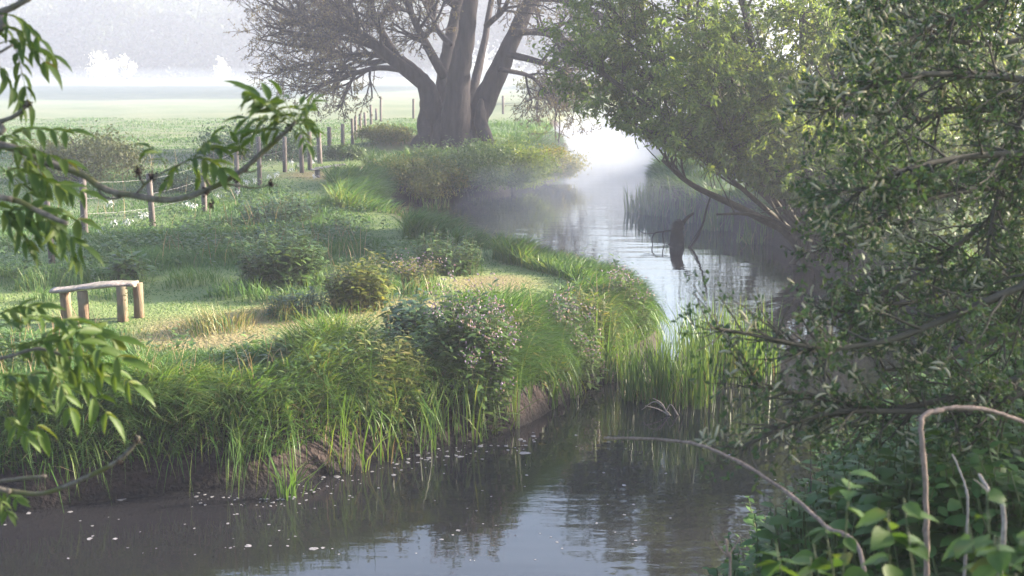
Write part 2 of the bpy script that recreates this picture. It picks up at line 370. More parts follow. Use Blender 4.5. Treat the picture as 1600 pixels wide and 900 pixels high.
# river surface
G = Geo(); wx = np.array([-70, 130]); wy = np.array([-1, 125])
G.add([(-70, -1, 0), (130, -1, 0), (130, 125, 0), (-70, 125, 0)], None, [(0, 1, 2, 3)])
m, n = newmat('river_water')
g = N_(n, 'ShaderNodeNewGeometry'); mp = N_(n, 'ShaderNodeMapping'); mp.inputs['Scale'].default_value = (.55, 1.6, 1); n.links.new(g.outputs['Position'], mp.inputs[0])
w1 = noise(n, 1.1, 2, mp.outputs[0]); w2 = noise(n, 6, 2, mp.outputs[0]); w3 = noise(n, .16, 2, g.outputs['Position'])
mm = N_(n, 'ShaderNodeMath', operation='MULTIPLY_ADD'); n.links.new(w2, mm.inputs[0]); mm.inputs[1].default_value = .16; n.links.new(w1, mm.inputs[2])
bp = N_(n, 'ShaderNodeBump'); bp.inputs['Distance'].default_value = .012; bp.inputs['Strength'].default_value = .6
n.links.new(mm.outputs[0], bp.inputs['Height'])
p = N_(n, 'ShaderNodeBsdfPrincipled'); p.inputs['Base Color'].default_value = (.013, .013, .015, 1); p.inputs['Roughness'].default_value = .035
p.inputs['IOR'].default_value = 1.42
n.links.new(bp.outputs[0], p.inputs['Normal'])
o = N_(n, 'ShaderNodeOutputMaterial'); n.links.new(p.outputs[0], o.inputs[0])
tag(G.build('river_water', m), kind='structure')

# ------------------------------------------------------------------ the air: even haze, and low mist lying on the river and the field
def volume(name, dens, col, aniso):
    m, n = newmat(name); v = N_(n, 'ShaderNodeVolumePrincipled'); v.inputs['Density'].default_value = dens; v.inputs['Color'].default_value = (*col, 1); v.inputs['Anisotropy'].default_value = aniso
    o = N_(n, 'ShaderNodeOutputMaterial'); n.links.new(v.outputs[0], o.inputs['Volume']); return m
def boxgeo(x0, x1, y0, y1, z0, z1):
    G = Geo(); G.add([(x0, y0, z0), (x1, y0, z0), (x1, y1, z0), (x0, y1, z0), (x0, y0, z1), (x1, y0, z1), (x1, y1, z1), (x0, y1, z1)], None,
                     [(0, 3, 2, 1), (4, 5, 6, 7), (0, 1, 5, 4), (1, 2, 6, 5), (2, 3, 7, 6), (3, 0, 4, 7)]); return G
tag(boxgeo(-700, 700, -90, 960, -1.7, 26).build('haze', volume('haze_air', HAZE_DENSITY, (.54, .57, .70), .2), smooth=False), kind='stuff')
def mist_prism(name, poly, z0, z1, dens, taper=.5):
    poly = np.array(poly, float); c = poly.mean(0); k = len(poly); G = Geo()
    lo = np.column_stack([poly, np.full(k, z0)]); hi = np.column_stack([c + (poly - c) * (1 - taper * .2), np.full(k, z1)])
    v = np.vstack([lo, hi, [[*c, z0]], [[*c, z1]]]); j = np.arange(k); q = (j + 1) % k
    G.add(v, np.vstack([np.stack([q, j, np.full(k, 2 * k)], 1), np.stack([j + k, q + k, np.full(k, 2 * k + 1)], 1)]), np.stack([j, q, q + k, j + k], 1))
    tag(G.build(name, volume(name + '_air', dens, (.50, .565, .69), .2), smooth=False), kind='stuff')
mist_prism('river_mist', [(-1.5, 31), (2.5, 25), (6.0, 24), (6.5, 30), (5.5, 40), (8, 60), (14, 76), (4, 76), (2, 60), (.6, 45), (-.5, 37)], .03, .9, .045)
for z1, de, y0, y1 in ((1.0, .006, 40, 110), (1.9, .0065, 56, 126), (11, .0026, 72, 330), (16, .002, 84, 360)):
    mist_prism('field_mist', [(-160, y0), (-14, y0 - 2), (-7, y0 + 14), (20, y0 + 22), (90, y0 + 24), (110, y1), (-200, y1 + z1)], .3 - z1 * .01, z1, de)

# ------------------------------------------------------------------ grass
def river_grad(x, y):
    e_ = .15; d0 = river_d(x, y); gx_ = river_d(x + e_, y) - d0; gy_ = river_d(x, y + e_) - d0
    v = np.stack([-gx_, -gy_], -1); return nrm(v + 1e-6)
def scatter(n_, x0, x1, y0, y1):
    return R.uniform(x0, x1, n_), R.uniform(y0, y1, n_)
GR, GD = Geo(), Geo()
BUSH = [(gp(*q)[:2], r) for q, r in [((440, 447), .7), ((560, 482), .5), ((440, 348), .9), ((700, 425), .6), ((645, 452), .45), ((470, 492), .6), ((198, 440), .4)]]
for (y0, y1, x0, x1, den, wmul) in [(11, 17, -8, 3, 1500, 1), (17, 24, -9.5, 3.2, 900, 1.3), (24, 36, -13, 4, 420, 1.9), (36, 60, -22, 6, 110, 3.2)]:
    x, y = scatter(int((x1 - x0) * (y1 - y0) * den), x0, x1, y0, y1)
    vis = np.abs(x / y) < .39
    x, y = x[vis], y[vis]; d = river_d(x, y); k = d > .25; x, y, d = x[k], y[k], d[k]
    path, dry = masks(x, y)
    hump = vn(x, y, 1.0, 1) * .6 + vn(x, y, .35, 2) * .4
    for (bp_, br) in BUSH: hump = np.maximum(hump, .8 * sst(1.5 * br, .7 * br, np.hypot(x - bp_[0], y - bp_[1])) * R.uniform(.6, 1, len(x)))
    keep = R.uniform(0, 1, len(x)) < np.clip((.35 + 1.1 * hump - .35 * dry) * (1 - .45 * path), .12, 1)
    x, y, d, path, dry, hump = [q[keep] for q in (x, y, d, path, dry, hump)]
    short = np.maximum(path, dry * .9) * (1 - sst(.62, .72, hump))
    h = (.05 + .34 * hump ** 1.6) * (1 - .88 * short) * R.uniform(.6, 1.25, len(x)) + .02
    field = x < np.interp(y, [p_[1] for p_ in FLINE], [p_[0] for p_ in FLINE]) - .3; field |= (y > 56)
    h = np.where(field & (y > 19), h * .38, h)
    th = vn(x, y, .5, 6) * 9 + R.normal(0, .8, len(x)); lean = np.stack([np.cos(th), np.sin(th), np.zeros(len(x))], -1)
    b = np.stack([x, y, ground_z(x, y, d) - .01], -1); w_ = R.uniform(.006, .012, len(x)) * wmul; bend = R.uniform(.15, .9, len(x))
    isd = R.uniform(0, 1, len(x)) < np.clip(dry * .75, 0, 1)
    q = ~isd; blades(GR, b[q], h[q], w_[q], lean[q], bend[q]); blades(GD, b[isd], h[isd], w_[isd], lean[isd], bend[isd])
tag(GR.build('grass', M['grass']), kind='stuff'); tag(GD.build('dry_grass', M['grass_dry']), kind='stuff')
# long grass hanging over the water's edge
GL = Geo()
for (y0, y1, x0, x1, den, wmul) in [(11, 17, -8, 3, 4200, 1), (17, 26, -1.8, 3.6, 2400, 1.3), (26, 50, -5, 3, 700, 2), (19, 30, 3.4, 11, 700, 1.8), (30, 45, 2.6, 12, 420, 2.4)]:
    x, y = scatter(int((x1 - x0) * (y1 - y0) * den), x0, x1, y0, y1)
    d = river_d(x, y); tus = vn(x, y, .8, 4); tus = np.where((x > -.3) & (y < 21), np.maximum(tus, .6), tus)
    k = (d > .0 + .10 * (1 - tus)) & (d < .45 + 1.0 * tus) & (np.abs(x / y) < .39); x, y, d, tus = x[k], y[k], d[k], tus[k]
    k = R.uniform(0, 1, len(x)) < np.clip(tus * 1.5, .22, 1); x, y, d, tus = x[k], y[k], d[k], tus[k]
    gr = river_grad(x, y); th = vn(x, y, .28, 21) * 14 + R.normal(0, .5, len(x)); rnd = np.stack([np.cos(th), np.sin(th)], -1)
    edge = sst(1.3, .2, d)[:, None]
    l2 = nrm(gr * (.25 + 1.1 * edge) + rnd * .75); lean = np.column_stack([l2, np.zeros(len(x))])
    h = (.24 + .42 * tus) * R.uniform(.5, 1.2, len(x)) * (.6 + .4 * sst(0, .35, d)) * np.where((x > .2) & (y > 15), .62, 1); bend = R.uniform(.3, .8, len(x)) + .75 * edge[:, 0] * R.uniform(.3, 1, len(x))
    b = np.stack([x, y, ground_z(x, y, d) - .02], -1)
    blades(GL, b, h, R.uniform(.008, .016, len(x)) * wmul, lean, bend, 4)
x, y = scatter(60000, -8, 3, 11, 22); d = river_d(x, y); k = (d > .08) & (d < .42) & (np.abs(x / y) < .39); x, y, d = x[k], y[k], d[k]
tus = vn(x, y, .55, 31); k = R.uniform(0, 1, len(x)) < np.clip(tus * 1.9 - .25 + .5 * (x < -2.4), .15, 1); x, y, d, tus = x[k], y[k], d[k], tus[k]
gr = river_grad(x, y); th = vn(x, y, .2, 33) * 2.4 - 1.2; gr = np.stack([gr[:, 0] * np.cos(th) - gr[:, 1] * np.sin(th), gr[:, 0] * np.sin(th) + gr[:, 1] * np.cos(th)], -1)
print('hanging', len(x))
blades(GL, np.stack([x, y, ground_z(x, y, d) + .02], -1), R.uniform(.35, .8, len(x)) * (.5 + .7 * tus), R.uniform(.008, .015, len(x)), np.column_stack([gr, np.zeros(len(x))]), np.full(len(x), .5), 4, None, R.uniform(.8, 1.45, len(x)))
tag(GL.build('bank_grass', M['grass_long']), kind='stuff')
# broad leaved herbs, sprouting nettles and seed stalks growing all through the grass
GB, GT_ = Geo(), Geo()
for (y0, y1, x0, x1, n_, sc) in [(11.5, 17, -7, 2.5, 6500, 1.1), (17, 25, -9.5, 2.2, 4200, 1.25), (25, 40, -15, 2, 2600, 1.7)]:
    x, y = scatter(n_, x0, x1, y0, y1); d = river_d(x, y); path, dry = masks(x, y); cl = vn(x, y, 1.1, 41) * .65 + vn(x, y, .4, 42) * .35
    k = (d > .2) & (np.abs(x / y) < .39) & (R.uniform(0, 1, n_) < np.clip((cl - .38) * 4.5, 0, 1) * (1 - path) * (1 - dry) * (x > np.interp(y, [p_[1] for p_ in FLINE], [p_[0] for p_ in FLINE]) - .5 - 2 * (y < 22)) * sst(.6, 1.1, np.hypot((x + 4.65) * .8, y - 15.2))); x, y, d, cl = x[k], y[k], d[k], cl[k]
    z = ground_z(x, y, d); h = (.12 + .42 * np.clip(cl - .4, 0, .5) * 2) * R.uniform(.6, 1.3, len(x)); K = 9
    f_ = np.tile(np.linspace(.2, 1, K), len(x)); B = np.repeat(np.stack([x, y, z], -1), K, 0); B[:, 2] += np.repeat(h, K) * f_; B[:, :2] += R.normal(0, .03, (len(B), 2)) * f_[:, None]
    an = R.uniform(0, 6.28, len(B)); l_ = R.uniform(.05, .11, len(B)) * sc * (1.15 - .5 * f_)
    leaves(GB, B, np.stack([np.cos(an), np.sin(an), R.uniform(-.2, .7, len(B))], -1), np.array([0, 0, 1.]) + R.normal(0, .3, (len(B), 3)), l_, l_ * .42, T_SMALL)
    x, y = scatter(n_ // 5, x0, x1, y0, y1); d = river_d(x, y); k = (d > .15) & (np.abs(x / y) < .39) & (vn(x, y, 1.5, 44) > .5) & (masks(x, y)[0] < .3); x, y, d = x[k], y[k], d[k]
    th = R.uniform(0, 6.28, len(x)); blades(GT_, np.stack([x, y, ground_z(x, y, d)], -1), R.uniform(.3, .65, len(x)), np.full(len(x), .007 * sc), np.stack([np.cos(th), np.sin(th), th * 0], -1), R.uniform(.1, .5, len(x)), 4)
tag(GB.build('low_herbs', M['herb']), kind='stuff'); tag(GT_.build('seed_stalks', M['dead_grass']), kind='stuff')
# dead stalks under the overhang
GS = Geo(); x, y = scatter(26000, -7, 3, 11, 26); d = river_d(x, y); k = (d > .02) & (d < .5) & (np.abs(x / y) < .39); x, y, d = x[k], y[k], d[k]
gr = river_grad(x, y); b = np.stack([x, y, ground_z(x, y, d) + R.uniform(0, .1, len(x))], -1)
blades(GS, b, R.uniform(.12, .35, len(x)), R.uniform(.004, .007, len(x)), np.column_stack([nrm(gr + R.normal(0, .8, gr.shape)), np.zeros(len(x))]), R.uniform(.5, 1.5, len(x)), 4)
tag(GS.build('dead_stalks', M['dead_grass']), kind='stuff')

# ------------------------------------------------------------------ branch growing
def grow(pts, r0, r1, level, out, leafpts, spec):
    """pts: polyline of a parent; spawns children; out collects (pts, radii, level); leafpts collects (pos, dir)"""
    pts = np.asarray(pts); n_ = len(pts)
    rad = np.linspace(r0, r1, n_); out.append((pts, rad, level))
    if level >= spec['levels']:
        for _ in range(spec['leaves']):
            t = R.uniform(.1, 1) * (n_ - 1.001); q = int(t); p_ = pts[q] + (pts[q + 1] - pts[q]) * (t - q); leafpts.append((p_, nrm(pts[q + 1] - pts[q])))
        return
    L = np.linalg.norm(np.diff(pts, axis=0), axis=1).sum()
    nchild = max(2, int(spec['per_m'][level] * L))
    for c in range(nchild):
        f_ = R.uniform(spec['start'][level], 1) ** .85; t = f_ * (n_ - 1.001); q = int(t)
        p_ = pts[q] + (pts[q + 1] - pts[q]) * (t - q); tg = nrm(pts[q + 1] - pts[q])
        sd_ = nrm(np.cross(tg, R.normal(0, 1, 3))); an = math.radians(R.uniform(*spec['angle']))
        d_ = nrm(tg * math.cos(an) + sd_ * math.sin(an)); ln = spec['len'][level] * R.uniform(.5, 1.2) * (1.15 - .6 * f_)
        line = [p_]; k = spec['seg']
        for s_ in range(k):
            d_ = nrm(d_ + np.array([0, 0, spec['trop'][level]]) / k + R.normal(0, spec['wob'], 3)); line.append(line[-1] + d_ * ln / k)
        rr = min(rad[q] * .6, spec['rad'][level]); grow(line, rr, max(rr * .35, spec['rmin']), level + 1, out, leafpts, spec)
def tubes(G, out, maxlev=99, minlev=0):
    for pts, rad, lev in out:
        if minlev <= lev <= maxlev: tube(G, pts, rad, 8 if lev == 0 else (5 if lev == 1 else 3), cap=lev == 0)
def leaf_cloud(G, lp, L, Wr, T=T_TINY, droop=-.4, spread=.7, jit=.02):
    p_ = np.array([q[0] for q in lp]); d_ = np.array([q[1] for q in lp]); k = len(p_)
    dr = nrm(d_ * .6 + R.normal(0, spread, (k, 3)) + np.array([0, 0, droop])); up = R.normal(0, 1, (k, 3)) * .6 + np.array([0, 0, 1])
    l_ = R.uniform(*L, k); leaves(G, p_ + R.normal(0, jit, (k, 3)), dr, up, l_, l_ * Wr, T)
def pxline(L, Y, dy=0):
    k = len(L); return smooth_line([at(x, y, Y + dy * q / max(k - 1, 1)) for q, (x, y) in enumerate(L)], 4)

# ------------------------------------------------------------------ the old multi-stemmed tree on the far bend
TY = gp(700, 226)[1]
tb = gp(705, 226); old = root('old_tree', 'big old tree with several thick dark trunks on the far river bend', 'tree', tb)
ppm = TY / F
G = Geo()
stems = [([(668, 240), (676, 205), (674, 170), (668, 140), (650, 115), (625, 92)], [37, 28, 24, 21, 16, 12], 0),
         ([(690, 238), (690, 190), (694, 130), (703, 70), (716, 10), (724, -60), (720, -130)], [26, 22, 18, 16, 15, 12, 9], 1.0),
         ([(715, 240), (712, 200), (714, 150), (720, 100), (729, 50), (738, -30), (745, -110), (740, -190)], [38, 30, 26, 22, 19, 17, 13, 8], -.3),
         ([(752, 238), (737, 205), (752, 168), (780, 108), (806, 50), (830, -5), (850, -70), (880, -140)], [34, 28, 24, 21, 18, 16, 13, 8], .3),
         ([(728, 200), (742, 130), (756, 70), (766, 10), (780, -60)], [14, 10, 8, 7, 5], 1.2)]
for L, w_, dy in stems:
    pts = smooth_line([at(x, y, TY + dy * q / (len(L) - 1) * 2 + dy) for q, (x, y) in enumerate(L)], 5)
    rr = np.interp(np.linspace(0, 1, len(pts)), np.linspace(0, 1, len(w_)), w_) * ppm * np.linspace(.84, .6, len(pts))
    tube(G, pts, rr, 14, wob=.09)
for q in range(9):   # root flares
    an = q * .7; c = at(664 + 11 * q, 222, TY + (.35 if q % 2 else -.15)); f_ = c + np.array([math.cos(an) * .3 + (q - 4) * .06, -.75 if q % 2 == 0 else .3, 0]); f_[2] = gz(f_[0], f_[1]) - .1
    tube(G, smooth_line([c + np.array([0, .1, 1.3]), c + np.array([0, -.1, .5]), f_], 4), [.05, .12, .17, .2, .22, .21, .18, .14, .1], 8, wob=.15)
G.build('trunk', M['bark'], old)
limbs = [([(660, 130), (612, 92), (566, 56), (520, 42), (470, 26), (425, 12)], 11, 3, -1), ([(640, 108), (600, 88), (550, 86), (500, 96), (436, 110)], 6, 2, .5),
         ([(645, 112), (592, 106), (546, 118), (502, 134), (470, 146)], 5, 1.5, -1.5), ([(622, 92), (592, 42), (578, 0), (560, -60)], 7, 3, 1), ([(566, 56), (540, 22), (500, -10), (460, -50)], 5, 2, 1.5),
         ([(694, 120), (662, 62), (640, 15), (615, -40)], 8, 3, -1), ([(612, 92), (570, 98), (520, 80), (450, 70), (410, 62)], 5, 1.5, 2), ([(590, 75), (540, 60), (480, 55), (415, 40)], 5, 1.5, -2),
         ([(716, 10), (660, -30), (600, -80), (540, -110)], 8, 3, 1), ([(724, -50), (690, -120), (670, -200)], 7, 3, -1), ([(738, -30), (790, -90), (820, -180)], 8, 3, 1),
         ([(795, 85), (840, 96), (880, 112), (905, 150)], 6, 2, -1), ([(806, 50), (850, 52), (900, 70), (930, 100)], 6, 2, 1), ([(830, -5), (880, 0), (930, 20), (960, 50)], 7, 2, 0), ([(850, -70), (910, -90), (960, -80)], 6, 2, 1),
         ([(780, 108), (830, 120), (860, 150), (870, 180)], 4, 1.2, 1), ([(703, 70), (680, 40), (672, 0), (650, -70)], 5, 2, 2), ([(745, -110), (720, -180), (700, -250)], 6, 2, 0), ([(760, 40), (790, 10), (800, -40)], 5, 2, -1.5),
         ([(740, -150), (640, -190), (560, -200)], 6, 2, 0), ([(560, -60), (520, -110), (470, -130)], 5, 2, 0), ([(850, -70), (870, -170), (900, -230)], 6, 2, -1)]
spec = dict(levels=3, leaves=9, per_m=[4.3, 4.9, 5.2], start=[.18, .1, .1], angle=(25, 65), len=[1.9, 1.0, .55], seg=4, trop=[.14, .02, -.05], wob=.16, rad=[.06, .025, .012], rmin=.0065)
out, lp = [], []
for L, a_, b_, dy in limbs: grow(pxline(L, TY, dy * 1.4), a_ * ppm, b_ * ppm, 0, out, lp, spec)
G = Geo(); tubes(G, out, 0); tubes(G, out, 1, 1); G.build('limbs', M['bark'], old)
G = Geo(); tubes(G, out, 9, 2); G.build('twigs', M['twig'], old)
G = Geo(); leaf_cloud(G, lp, (.05, .10), .5, T_TINY, -.2); G.build('crown', M['oldleaf'], old)
print('old tree', len(out), len(lp))

# ------------------------------------------------------------------ the leaning willow on the right bank
WB = plane(1275, 388, .35); WY = WB[1] + .6
wil = root('willow_tree', 'broad pale green willow spreading from the right bank over the river', 'tree', (WB[0], WY, gz(WB[0], WY)))
wl = [([(1250, 372), (1150, 322), (1080, 288), (1035, 250)], 7, 2.5, -1.0), ([(1260, 370), (1180, 290), (1090, 220), (1010, 165), (950, 120), (905, 80)], 7, 2, -.5),
      ([(1265, 370), (1190, 280), (1100, 180), (1020, 90), (975, 40), (930, -20)], 8, 2, .5), ([(1270, 372), (1200, 250), (1120, 120), (1060, 0), (1020, -90)], 8, 2, 1.5),
      ([(1275, 372), (1230, 240), (1180, 90), (1150, -60), (1130, -160)], 9, 2.5, 0), ([(1280, 372), (1270, 230), (1255, 70), (1250, -90), (1240, -200)], 9, 2.5, 1.5),
      ([(1285, 372), (1310, 240), (1340, 100), (1360, -40), (1370, -150)], 8, 2.5, .5), ([(1290, 375), (1350, 270), (1420, 170), (1470, 60), (1500, -50)], 8, 2.5, 1.5),
      ([(1260, 380), (1200, 330), (1130, 270), (1060, 220), (1000, 200)], 5, 1.5, -2), ([(1280, 378), (1240, 300), (1200, 200), (1140, 120), (1090, 60)], 6, 1.5, -2.5), ([(1285, 378), (1290, 300), (1310, 200), (1300, 100), (1290, 20)], 6, 1.5, -2.5),
      ([(1290, 385), (1340, 330), (1400, 290), (1450, 270)], 5, 1.5, -1), ([(1275, 385), (1220, 350), (1170, 335), (1120, 335)], 5, 1.5, -1.5), ([(1270, 380), (1235, 330), (1215, 290), (1190, 255)], 4, 1.5, -1.8), ([(1285, 380), (1310, 340), (1345, 310), (1370, 270)], 4, 1.5, -2), ([(1280, 380), (1275, 330), (1262, 280), (1255, 230)], 4, 1.5, -2.4), ([(1265, 382), (1200, 300), (1150, 240), (1110, 160)], 5, 1.5, -2.8)]
spec = dict(levels=3, leaves=24, per_m=[4.8, 5.2, 5.6], start=[.22, .1, .1], angle=(20, 60), len=[1.5, .85, .5], seg=4, trop=[.15, -.1, -.4], wob=.13, rad=[.028, .011, .005], rmin=.003)
out, lp = [], []
wpm = WY / F
for L, a_, b_, dy in wl:
    line = pxline(L, WY, dy); line[0] = (WB[0] + R.uniform(-.3, .3), WY + R.uniform(-.3, .3), gz(WB[0], WY) - .05)
    grow(line, a_ * wpm, b_ * wpm, 0, out, lp, spec)
okp = lambda p_: p_[2] > .35 and p_[2] > 1.15 + (4.8 - p_[0]) * .42
okx = lambda p_: p_[0] > (.028 + R.normal(0, .009)) * p_[1]
lp = [q for q in lp if okp(q[0]) and okx(q[0])]; out = [q for q in out if q[2] < 1 or (okp(q[0][-1]) and okx(q[0][-1]))]
G = Geo(); tubes(G, out, 1); G.build('trunk', M['wbark'], wil)
G = Geo(); tubes(G, out, 9, 2); G.build('twigs', M['wtwig'], wil)

G = Geo(); leaf_cloud(G, lp, (.07, .13), .36, T_TINY, -.35); G.build('crown', M['willow'], wil)
print('willow', len(out), len(lp))

# ------------------------------------------------------------------ generic trees with clumped crowns (background)
def clump_tree(name, label, base, h, rx, rz, nclump, nleaf, L, mat, bark, trunk_r, group=None, cat='tree', low=.25, wr=.6, T=T_TINY, tight=1.0):
    rt = root(name, label, cat, base, group); base = np.array(base)
    cz = h * (low + 1) / 2; G = Geo(); GT = Geo()
    top = base + np.array([R.uniform(-.3, .3), R.uniform(-.3, .3), h * .8]); mid = (base + top) / 2 + R.normal(0, .03 * h, 3) * np.array([1, 1, 0])
    tl = smooth_line([base - np.array([0, 0, .15]), mid, top], 5); tube(GT, tl, np.linspace(trunk_r, trunk_r * .3, len(tl)), 8, wob=.05)
    u = nrm(R.normal(0, 1, (nclump, 3))); rr = R.uniform(.35, 1, (nclump, 1)) ** .6
    c = u * rr * np.array([rx, rx, rz]) * R.uniform(.75, 1.15, (nclump, 1)) + base + np.array([0, 0, cz])
    for q in range(0, nclump, 2):
        f_ = np.clip((c[q][2] - base[2]) / h - .25, .1, .95); s_ = tl[int(f_ * (len(tl) - 1))]
        tube(GT, smooth_line([s_, (s_ + c[q]) / 2 + R.normal(0, .04 * rx, 3), c[q]], 3), np.linspace(trunk_r * .35, trunk_r * .08, 7), 4, cap=False)
    sz = R.uniform(.16, .34, nclump) * rx * tight
    who = R.integers(0, nclump, nleaf); p_ = c[who] + R.normal(0, 1, (nleaf, 3)) * sz[who][:, None] * np.array([1, 1, .75])
    p_[:, 2] = np.maximum(p_[:, 2], base[2] + .05)
    l_ = R.uniform(L * .6, L * 1.3, nleaf)
    leaves(G, p_, R.normal(0, 1, (nleaf, 3)) + np.array([0, 0, -.3]), R.normal(0, .6, (nleaf, 3)) + np.array([0, 0, 1]), l_, l_ * wr, T)
    GT.build('trunk', bark, rt); G.build('crown', mat, rt); return rt
far = [(-30, 'far left'), ]
FT = [(-62, 150, 15, 6.5, 'tall hazy tree at the far left end of the distant tree line'), (-50, 158, 17, 7, 'broad hazy tree behind the ash leaves in the distant line'), (-42, 148, 13, 5, 'small rounded hazy tree above the first white blossom bush'),
      (-34, 160, 18, 7, 'high domed hazy tree left of the middle of the distant line'), (-25, 150, 15, 6, 'narrow hazy tree beside the old tree twigs in the distant line'), (-16, 156, 16, 6.5, 'hazy tree seen through the left branches of the old tree'),
      (-7, 152, 17, 7, 'hazy tree straight behind the trunks of the old tree'), (3, 158, 15, 6.5, 'hazy tree seen between the old tree and the willow'), (13, 150, 17, 7, 'hazy tree behind the left edge of the willow crown'), (-70, 165, 19, 8, 'tallest hazy tree, furthest off on the left')]
FT += [(-56, 140, 8, 4, 'low hazy bush tree at the left of the distant line, behind the ash leaves'), (-47, 141, 7, 4, 'low hazy bush tree standing just left of the largest white bush'), (-37, 140, 8, 4.5, 'low hazy bush tree right of the slim white bush'), (-29, 139, 7, 4, 'low hazy bush tree left of the small white bush'),
       (-21, 141, 8, 4.5, 'low hazy bush tree right of the small white bush'), (-11, 140, 7, 4.5, 'low hazy bush tree behind the left trunk of the old tree'), (8, 141, 8, 5, 'low hazy bush tree by the far river bend'), (20, 146, 9, 5, 'low hazy bush tree behind the willow crown')]
for x, y, h, r_, lab in FT:
    clump_tree('distant_tree', lab, (x, y, gz(x, y)), h, r_, h * .46, 60, 13000, .60, M['far'], M['twig'], .35, 'trees in the misty distant line', low=.02)
for px, Y, h, r_, lab in [(171, 130, 2.1, 1.25, 'largest white blossoming bush far across the misty field'), (204, 131, 1.9, .6, 'slim white blossoming bush right of the largest one'), (352, 129, 1.7, .6, 'small white blossoming bush far off near the old tree twigs')]:
    x = (px - 800) / F * Y
    clump_tree('blossom_bush', lab, (x, Y, gz(x, Y)), h, r_, h * .45, 14, 1500, .22, M['blossom'], M['twig'], .08, 'white bushes below the distant trees', 'bush', low=.1)
for x, y, h, r_, mat, lab in [(9.5, 36, 10, 3.6, 'warmleaf', 'sunny yellow green tree behind the right edge of the willow'), (13.5, 37, 11, 4, 'warmleaf', 'sunny yellow green tree behind the catkin branches at upper right'),
                         (12.2, 30, 4.5, 2.4, 'herb', 'low olive thicket behind the catkin bush'), (7.6, 27.4, 3.0, 1.7, 'herb', 'leafy thicket close behind the willow stems'), (5.9, 34, 2.4, 1.5, 'shrub', 'bushy growth behind the reeds at the willow limb'), (9.2, 28.5, 3.6, 1.7, 'shrub', 'brown green thicket at the foot of the willow'), (5.6, 13.4, 1.6, 1.3, 'shrub', 'dark waterside thicket behind the lowest catkin branches'), (7.0, 14.8, 1.9, 1.5, 'herb', 'dark waterside thicket behind the middle of the catkin bush'), (8.3, 22.6, 2.2, 1.3, 'shrub', 'brownish thicket between the willow foot and the catkin bush'), (9.0, 7.9, 7.5, 2.7, 'sallow', 'leafy tree on the near right bank that shades the catkin bush'), (17, 48, 13, 5, 'willow', 'tall tree furthest back on the right bank')]:
    clump_tree('bank_tree', lab, (x, y, gz(x, y)), h, r_, h * .46, 40, 15000 if h > 6 else 9000, .13 if h > 3.2 else .09, M[mat], M['wbark'], .16, None, 'tree', low=.08, wr=.5)

# ------------------------------------------------------------------ shrubs around the field and the far bend
def shrub(label, px, py, h, rx, nleaf, L, mat, group=None, name='shrub', wr=.5, base=None):
    b = gp(px, py) if base is None else base
    return clump_tree(name, label, b, h, rx, h * .36, 60, int(nleaf * 1.6), L, M[mat], M['twig'], .03 * h, group, 'shrub', low=-.15, wr=wr, tight=.5)
shrub('grey green thicket behind the leftmost fence posts', 130, 285, 1.3, 1.5, 5000, .09, 'shrub')
shrub('bluish bush in the field left of the middle fence posts', 400, 248, 1.1, 1.6, 4500, .09, 'herb_blue')
shrub('small bush at the foot of the fence before its far end', 540, 250, .5, .5, 3000, .07, 'herb')
shrub('yellow green bush beside the far fence end', 602, 222, .55, .9, 4000, .08, 'herb_yel')
shrub('tiny grey bush behind the middle fence', 285, 300, .5, .8, 1800, .07, 'herb_blue')
for px, py, h, r_, lab, mat in [(660, 290, 1.0, .9, 'brushy green mound left below the old tree', 'herb_yel'), (730, 284, 1.3, 1.1, 'largest brushy mound below the old tree trunks', 'herb'), (800, 276, 1.1, 1.0, 'brushy olive bush on the tip of the far bank', 'willow'),
                                (850, 262, .85, .85, 'last thin bush overhanging the bright water', 'warmleaf')]:
    b = plane(px, py + 16, .12); shrub(lab, 0, 0, h * 1.15, r_ * 1.25, 9000, .09, mat, base=b, wr=.3)
for x, y, r_, lab in [(2.6, 74, 2.2, 'misty brush mound at the left of the far river bend'), (6, 77, 2.6, 'misty brush mound in the middle of the far river bend'), (10, 78, 2.4, 'misty brush mound behind the willow at the far bend')]:
    shrub(lab, 0, 0, 1.5, r_, 3500, .16, 'shrub', base=np.array([x, y, gz(x, y)]))
# thin bare sapling at the far bend
b = gp(872, 232); s_ = root('sapling', 'thin bare sapling standing in mist at the water behind the brush', 'sapling', b); G = Geo()
tube(G, smooth_line([b, b + np.array([.05, 0, .8]), b + np.array([.0, 0, 1.9])], 4), np.linspace(.025, .008, 9), 5)
for q in range(9):
    z = .5 + q * .15; a_ = R.uniform(0, 6.28); tube(G, [b + np.array([.03, 0, z]), b + np.array([.03 + .25 * math.cos(a_), .25 * math.sin(a_), z + .25])], [.009, .004], 4)
G.build('stem', M['twig'], s_)

